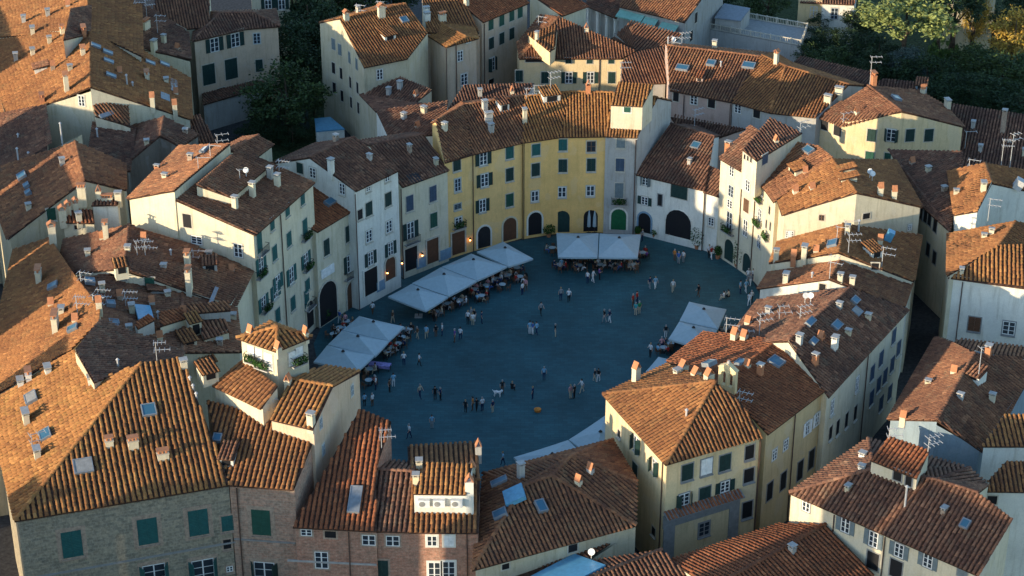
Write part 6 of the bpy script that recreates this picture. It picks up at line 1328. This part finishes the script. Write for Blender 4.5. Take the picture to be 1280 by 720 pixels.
for e in (
    (356, 116, 5.6, 10.5, 'broad', 'leaf_mid', 'round dense garden tree beside the beige house with dark shutters'),
    (349.5, 138, 0.9, 6.5, 'cone', 'leaf_blue', 'left of two slim grey-green conifers below the round garden tree'),
    (380.5, 137, 0.9, 6.5, 'cone', 'leaf_blue', 'right of two slim grey-green conifers below the round garden tree'),
    (372, 60, 4.6, 11, 'broad', 'leaf_dark', 'dark tree above the round garden tree, left of the stained old house'),
    (384, 26, 4.8, 12, 'broad', 'leaf_dark', 'dark tree at the corner of the old house with the stained side wall'),
    (364, 6, 4.6, 11, 'broad', 'leaf_dark', 'dark tree by the half-cut cream house at the top edge'),
    (413, 4, 4.6, 11, 'broad', 'leaf_mid', 'green tree just behind the stained old house, at the top edge'),
    (450, -4, 4.6, 11, 'broad', 'leaf_mid', 'green tree behind the old house chimneys, cut off by the top edge'),
    (490, -12, 4.6, 10, 'broad', 'leaf_dark', 'dark treetop behind the old house ridge at the top edge'),
    (392, 88, 3.0, 7, 'broad', 'leaf_dark', 'small dark tree against the stained side wall of the old house'),
    (338, 160, 2.6, 4, 'bush', 'leaf_dark', 'dark bush at the foot of the lean-to roof'), (365, 166, 2.6, 3.6, 'bush', 'leaf_dark', 'dark bush below the two slim conifers'), (330, 140, 2.4, 4.4, 'bush', 'leaf_mid', 'low green bush under the lean-to of the beige house'), (392, 128, 2.0, 3.5, 'bush', 'leaf_mid', 'low bush between conifers and the stained side wall'), (312, 168, 2.2, 3.4, 'bush', 'leaf_dark', 'dark bush behind the small gabled roof'),
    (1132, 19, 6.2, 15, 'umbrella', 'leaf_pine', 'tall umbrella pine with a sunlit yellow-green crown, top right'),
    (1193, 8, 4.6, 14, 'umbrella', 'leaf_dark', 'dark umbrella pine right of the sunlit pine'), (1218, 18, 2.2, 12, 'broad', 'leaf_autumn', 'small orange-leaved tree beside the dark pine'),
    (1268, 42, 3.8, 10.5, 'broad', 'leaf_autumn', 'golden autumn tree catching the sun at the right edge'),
    (1172, 58, 2.6, 10, 'cone', 'leaf_bright', 'bright green pointed tree, left of two below the pines'), (1191, 62, 2.4, 9, 'cone', 'leaf_bright', 'bright green pointed tree, right of two below the pines'),
    (1030, 52, 3.0, 6, 'broad', 'leaf_dark', 'dark tree beside the terrace with the balustrade'), (1064, 60, 3.4, 6.5, 'broad', 'leaf_dark', 'dark tree below the small white house at the top'), (1040, 78, 3.4, 6.5, 'broad', 'leaf_mid', 'green tree just above the golden roof ridge'),
    (1098, 64, 3.2, 6.5, 'broad', 'leaf_dark', 'dark tree under the left side of the sunlit pine'), (1092, 84, 3.6, 6.5, 'broad', 'leaf_dark', 'dark tree behind the tall chimney of the yellow gable'), (1136, 82, 3.4, 6.5, 'broad', 'leaf_blue', 'grey-green tree at the foot of the sunlit pine trunk'),
    (1158, 92, 4.0, 7, 'broad', 'leaf_dark', 'dark tree behind the lead-covered dormer'), (1214, 80, 3.8, 7, 'broad', 'leaf_mid', 'green tree left of the golden autumn tree'), (1252, 92, 4.6, 7.5, 'broad', 'leaf_mid', 'wide green tree below the golden autumn tree'),
    (1290, 94, 4.2, 7.5, 'broad', 'leaf_mid', 'green tree cut off by the right edge below the golden tree'), (1226, 116, 4.2, 6.5, 'broad', 'leaf_dark', 'dark tree behind the capped brick stack'), (1188, 112, 3.6, 6, 'broad', 'leaf_dark', 'dark tree behind the right eave of the yellow gable'),
    (1275, 128, 4.0, 6, 'broad', 'leaf_dark', 'dark tree right of the capped brick stack'), (1243, 22, 3.6, 7, 'broad', 'leaf_dark', 'dark tree above the golden autumn tree'), (1282, 8, 3.8, 7, 'broad', 'leaf_dark', 'dark tree in the extreme top right corner'),
    (1006, 74, 2.6, 5, 'bush', 'leaf_mid', 'bush in front of the balustraded terrace'), (1076, 22, 2.8, 7, 'broad', 'leaf_dark', 'dark tree between the small white house and the sunlit pine'), (1022, 28, 2.2, 5, 'broad', 'leaf_dark', 'dark tree between the terrace and the small white house'),
    (1103, 96, 0.8, 4.5, 'cone', 'leaf_mid', 'little green cypress by the tall chimney, left of two'), (1113, 94, 0.8, 4.5, 'cone', 'leaf_mid', 'little green cypress by the tall chimney, right of two'),
    (912, 53, 2.4, 3.6, 'bush', 'leaf_mid', 'green bush behind the ridge of the long pink house'), (890, 6, 4.0, 9, 'broad', 'leaf_dark', 'dark tree behind the house with green awnings'), (960, 2, 3.6, 7, 'broad', 'leaf_mid', 'tree behind the terrace at the top edge'), (775, 36, 2.2, 3, 'bush', 'leaf_dark', 'dark bush in the yard beside the loggia'), (815, 46, 2.0, 3, 'bush', 'leaf_dark', 'dark bush under the green awnings'),
): tree(*e)
# ------------------------------------------------------------------ buildings at the top right
house('N11', 'stone-sided house with a row of pale green awnings under its eave', 'rough_grey', 'tile_mixed',
      dict(a=(773, 8, 9.2), b=(856, 28, 9.2), r=(800, -25, 11.4), s=(882, -8, 11.4), c='mir(a,r)', d='mir(b,s)'), ['absr', 'rsdc'])
for k, (x, y) in enumerate(((783, 17), (798, 21), (815, 26), (838, 33))):
    hit = wall_hit('N11', x, y)
    if hit:
        q, n = hit; wd = 2.3 if k < 3 else 2.9
        b = MB(); v = [b.bm.verts.new(p) for p in ((-wd/2, -0.02, 0.45), (wd/2, -0.02, 0.45), (wd/2, -1.2, -0.2), (-wd/2, -1.2, -0.2), (-wd/2, -1.2, -0.42), (wd/2, -1.2, -0.42))]
        b.bm.faces.new(v[:4]); b.bm.faces.new((v[3], v[2], v[5], v[4])); o = obj('awning', b.mesh('awning', 'awning_green'), HOUSES['N11']['root']); M = wall_matrix(q, n); o.rotation_euler = M.to_euler(); o.location = M.translation
wins('N11', [(864, 45, 'd', dict(w=0.9, h=1.6)), (870, 22, 'd', dict(w=0.9, h=1.6))], sill=False)
def deck(key, label, pts, wall, z, parapet=0.9, posts=True, floor='concrete'):
    h = house(key, label, wall, 'tile_brown', {k: (*p, z) for k, p in zip('abcd', pts)}, ['abcd'], over=0.02, skip=(0,), caps=False)
    h['roof'].data.materials[0] = MATS[floor]
    pp = [h['pp'][c] for c in 'abcd']
    for i in range(4):
        p, q = Vector(pp[i]), Vector(pp[(i+1) % 4]); L = (q-p).length; d = (q-p)/L; n = d.cross(Vector((0, 0, 1)))
        M = Matrix(((d.x, n.x, 0, p.x), (d.y, n.y, 0, p.y), (0, 0, 1, p.z), (0, 0, 0, 1))); b = MB()
        b.box(0, L, -0.06, 0.06, parapet-0.12, parapet, M); b.box(0, L, -0.05, 0.05, 0.02, 0.14, M); k = max(2, int(L/1.6))
        for j in range(k+1):
            x = L*j/k; b.box(max(0, x-0.09), min(L, x+0.09), -0.08, 0.08, 0.0, parapet+0.08, M)
            if j < k:
                for t in range(1, 6): xx = x + L/k*t/6; b.box(xx-0.03, xx+0.03, -0.03, 0.03, 0.14, parapet-0.12, M)
        obj('balustrade', b.mesh('balustrade', 'trim'), h['root'])
    return h
deck('N12', 'long roof terrace with a pale balustrade above a blue-grey wall', [(876, 34), (1001, 57), (1009, 36), (884, 14)], 'grey_plaster', 5.0, floor='grey_trim')
house('N12b', 'low garden room with a plain blue-grey roof on the roof terrace', 'grey_plaster', 'tile_dark', dict(a=(893, 22, 7.0), b=(926, 26, 7.0), c=(938, 10, 7.6), d=(905, 4, 7.6)), ['abcd'], skip=(0,), caps=False, base=5.0); HOUSES['N12b']['roof'].data.materials[0] = MATS['lead']
house('N13', 'small white and ochre house at the top edge behind the terrace', 'white', 'tile_dark', dict(a=(1000, 3, 6.5), b=(1068, 6, 6.5), r=(1004, -18, 7.8), s=(1072, -15, 7.8)), ['absr'])
wins('N13', [(1017, 15, 'w'), (1043, 17, 'w')], w=1.1, h=1.8, fr='pale_shutter', sill=False); wall_box('N13', 1012, 16, 3.6, 4.2, 0.04, 'ochre', 'ochre_bay')
house('N14', 'dark-roofed loggia on white columns in the yard behind the red-roofed house', 'rough_grey', 'tile_dark', dict(a=(729, 6, 6.2), b=(770, 23, 6.2), c=(790, 2, 7.4), d=(750, -14, 7.4)), ['abcd'], over=1.4)
def columns():
    h = HOUSES['N14']; a, b_ = Vector(h['pp']['a']), Vector(h['pp']['b'])
    for t in (0.12, 0.42, 0.7, 0.95):
        p = a.lerp(b_, t) + Vector((0.25, 0.4, 0)); b = MB(); b.tube((p.x, p.y, 0), (p.x, p.y, p.z-0.1), 0.32, 0.28, 10); b.box(p.x-0.4, p.x+0.4, p.y-0.4, p.y+0.4, p.z-0.45, p.z-0.15); obj('column', b.mesh('column', 'white'), h['root'])
columns()
house('N15', 'pale house seen between the pine trunks, top right', 'old_cream', 'tile_dark', dict(a=(1176, -4, 9), b=(1246, -8, 9), r=(1176, -26, 10.5), s=(1246, -30, 10.5)), ['absr'])
house('N16', 'garden shed with a flat blue roof beside the stained side wall', 'white', 'tile_dark', dict(a=(395, 164, 3.0), b=(431, 161, 3.0), c=(413, 146, 3.3), d=(393, 148, 3.3)), ['abcd'], skip=(0,), caps=False, cat='shed', name='garden_shed'); HOUSES['N16']['roof'].data.materials[0] = MATS['blue_sheet']
house('N17', 'low tiled roof beside the garden shed, in shade in front of the stained old house', 'old_cream', 'tile_dark', dict(a=(449, 118, 8.4), b=(520, 128, 9.0), r=(500, 96, 10.4), s=(540, 112, 10.0), d=(560, 135, 9.4), c=(470, 140, 8.6)), ['absr', 'acdb'])
house('N18', 'dark mottled roof between the old house and the shaded yellow house', 'white', 'tile_dark', dict(a=(486, 172, 9.6), b=(556, 168, 10.6), r=(470, 138, 10.6), s=(560, 126, 11.6)), ['absr'])
house('N19', 'dark low roof between the shaded yellow house and the beige green-shuttered house', 'grey_plaster', 'tile_dark', dict(a=(560, 136, 10), b=(655, 124, 10), r=(580, 106, 11), s=(668, 104, 11)), ['absr'])
house('N20', 'tiny white outbuilding with one window in the yard of the stained old house', 'white', 'tile_dark', dict(a=(516, 74, 9.2), b=(535, 75, 9.2), r=(508, 68, 9.7), s=(528, 68, 9.7)), ['absr'])
win('N20', 521, 82, 'd', 0.9, 1.2, sill=False)
house('N21', 'brown low roof between the long pink house and the arched gateway house, in shade', 'pink', 'tile_dark', dict(a=(848, 160, 8.6), b=(893, 174, 8.6), r=(838, 146, 9.6), s=(932, 161, 9.8)), ['absr'])
# ------------------------------------------------------------------ more small stacks
for k, lst in dict(
    W3e=[(128, 362, 's', 9, 0.5), (150, 372, 't', 10, 0.5), (165, 388, 's', 8, 0.6), (190, 380, 't', 10, 0.5), (210, 372, 's', 9, 0.5), (262, 392, 't', 9, 0.5), (292, 400, 's', 10, 0.5), (200, 424, 't', 10, 0.5), (162, 424, 's', 9, 0.5), (275, 432, 's', 9, 0.5)],
    ML=[(180, 300, 't', 9, 0.5), (205, 338, 's', 9, 0.5), (262, 322, 's', 8, 0.5), (290, 340, 't', 9, 0.5), (110, 320, 's', 9, 0.5), (128, 300, 't', 9, 0.5)],
    W5=[(20, 75, 's', 8, 0.6), (66, 84, 't', 8, 0.6), (88, 88, 's', 7, 0.5), (62, 52, 's', 7, 0.5), (150, 92, 't', 8, 0.5), (208, 104, 's', 8, 0.6), (220, 118, 't', 9, 0.6)], TL6=[(60, 20, 's', 8, 0.6), (85, 8, 't', 8, 0.6), (30, 28, 's', 8, 0.6)],
    TL2=[(140, 40, 's', 9, 0.6), (205, 52, 's', 9, 0.5), (222, 62, 't', 8, 0.5), (150, 20, 's', 9, 0.5)], W8=[(190, 188, 's', 8, 0.5), (232, 168, 's', 8, 0.5)], W4=[(78, 205, 's', 8, 0.5), (36, 262, 's', 8, 0.5)], L0=[(238, 200, 's', 7, 0.4), (206, 222, 's', 7, 0.4)],
    L3=[(420, 178, 's', 10, 0.5), (462, 200, 's', 8, 0.4)], L4=[(512, 190, 's', 9, 0.4), (545, 205, 's', 8, 0.4)], N17=[(500, 110, 's', 9, 0.6), (520, 120, 't', 8, 0.5), (486, 118, 's', 8, 0.5)], N18=[(505, 150, 's', 9, 0.6), (530, 142, 's', 9, 0.7), (522, 160, 't', 8, 0.5), (545, 158, 's', 8, 0.5)], N19=[(600, 120, 's', 9, 0.5), (640, 116, 't', 8, 0.5)],
    E1=[(1160, 215, 's', 8, 0.5), (1140, 205, 't', 8, 0.5), (1180, 240, 's', 8, 0.5)], N9=[(1225, 190, 's', 9, 0.5), (1262, 178, 't', 9, 0.5), (1216, 160, 's', 8, 0.5), (1280, 195, 's', 9, 0.5)], S1=[(1060, 612, 's', 8, 0.4), (1180, 640, 's', 8, 0.4)], R8=[(1060, 420, 's', 8, 0.4), (1085, 400, 's', 8, 0.4), (960, 392, 's', 8, 0.4)], E5=[(1200, 500, 's', 8, 0.4), (1240, 500, 's', 9, 0.4), (1160, 480, 's', 7, 0.4)], S2=[(990, 690, 's', 9, 0.5)], P1=[(862, 205, 's', 8, 0.4)],
).items():
    for e in lst: chimney(k, *e, prnd.choice(['cream', 'rough_grey', 'grey_plaster', 'old_cream', 'brick']))
# ------------------------------------------------------------------ parents: children of a thing keep their world place
bpy.context.view_layer.update()
for o in list(COL.objects):
    if o.parent is not None and o.parent.parent is None and o.parent.type == 'EMPTY' and o.parent.get('label') and not o.parent.get('local'):
        o.location = Vector(o.location) - Vector(o.parent.location)
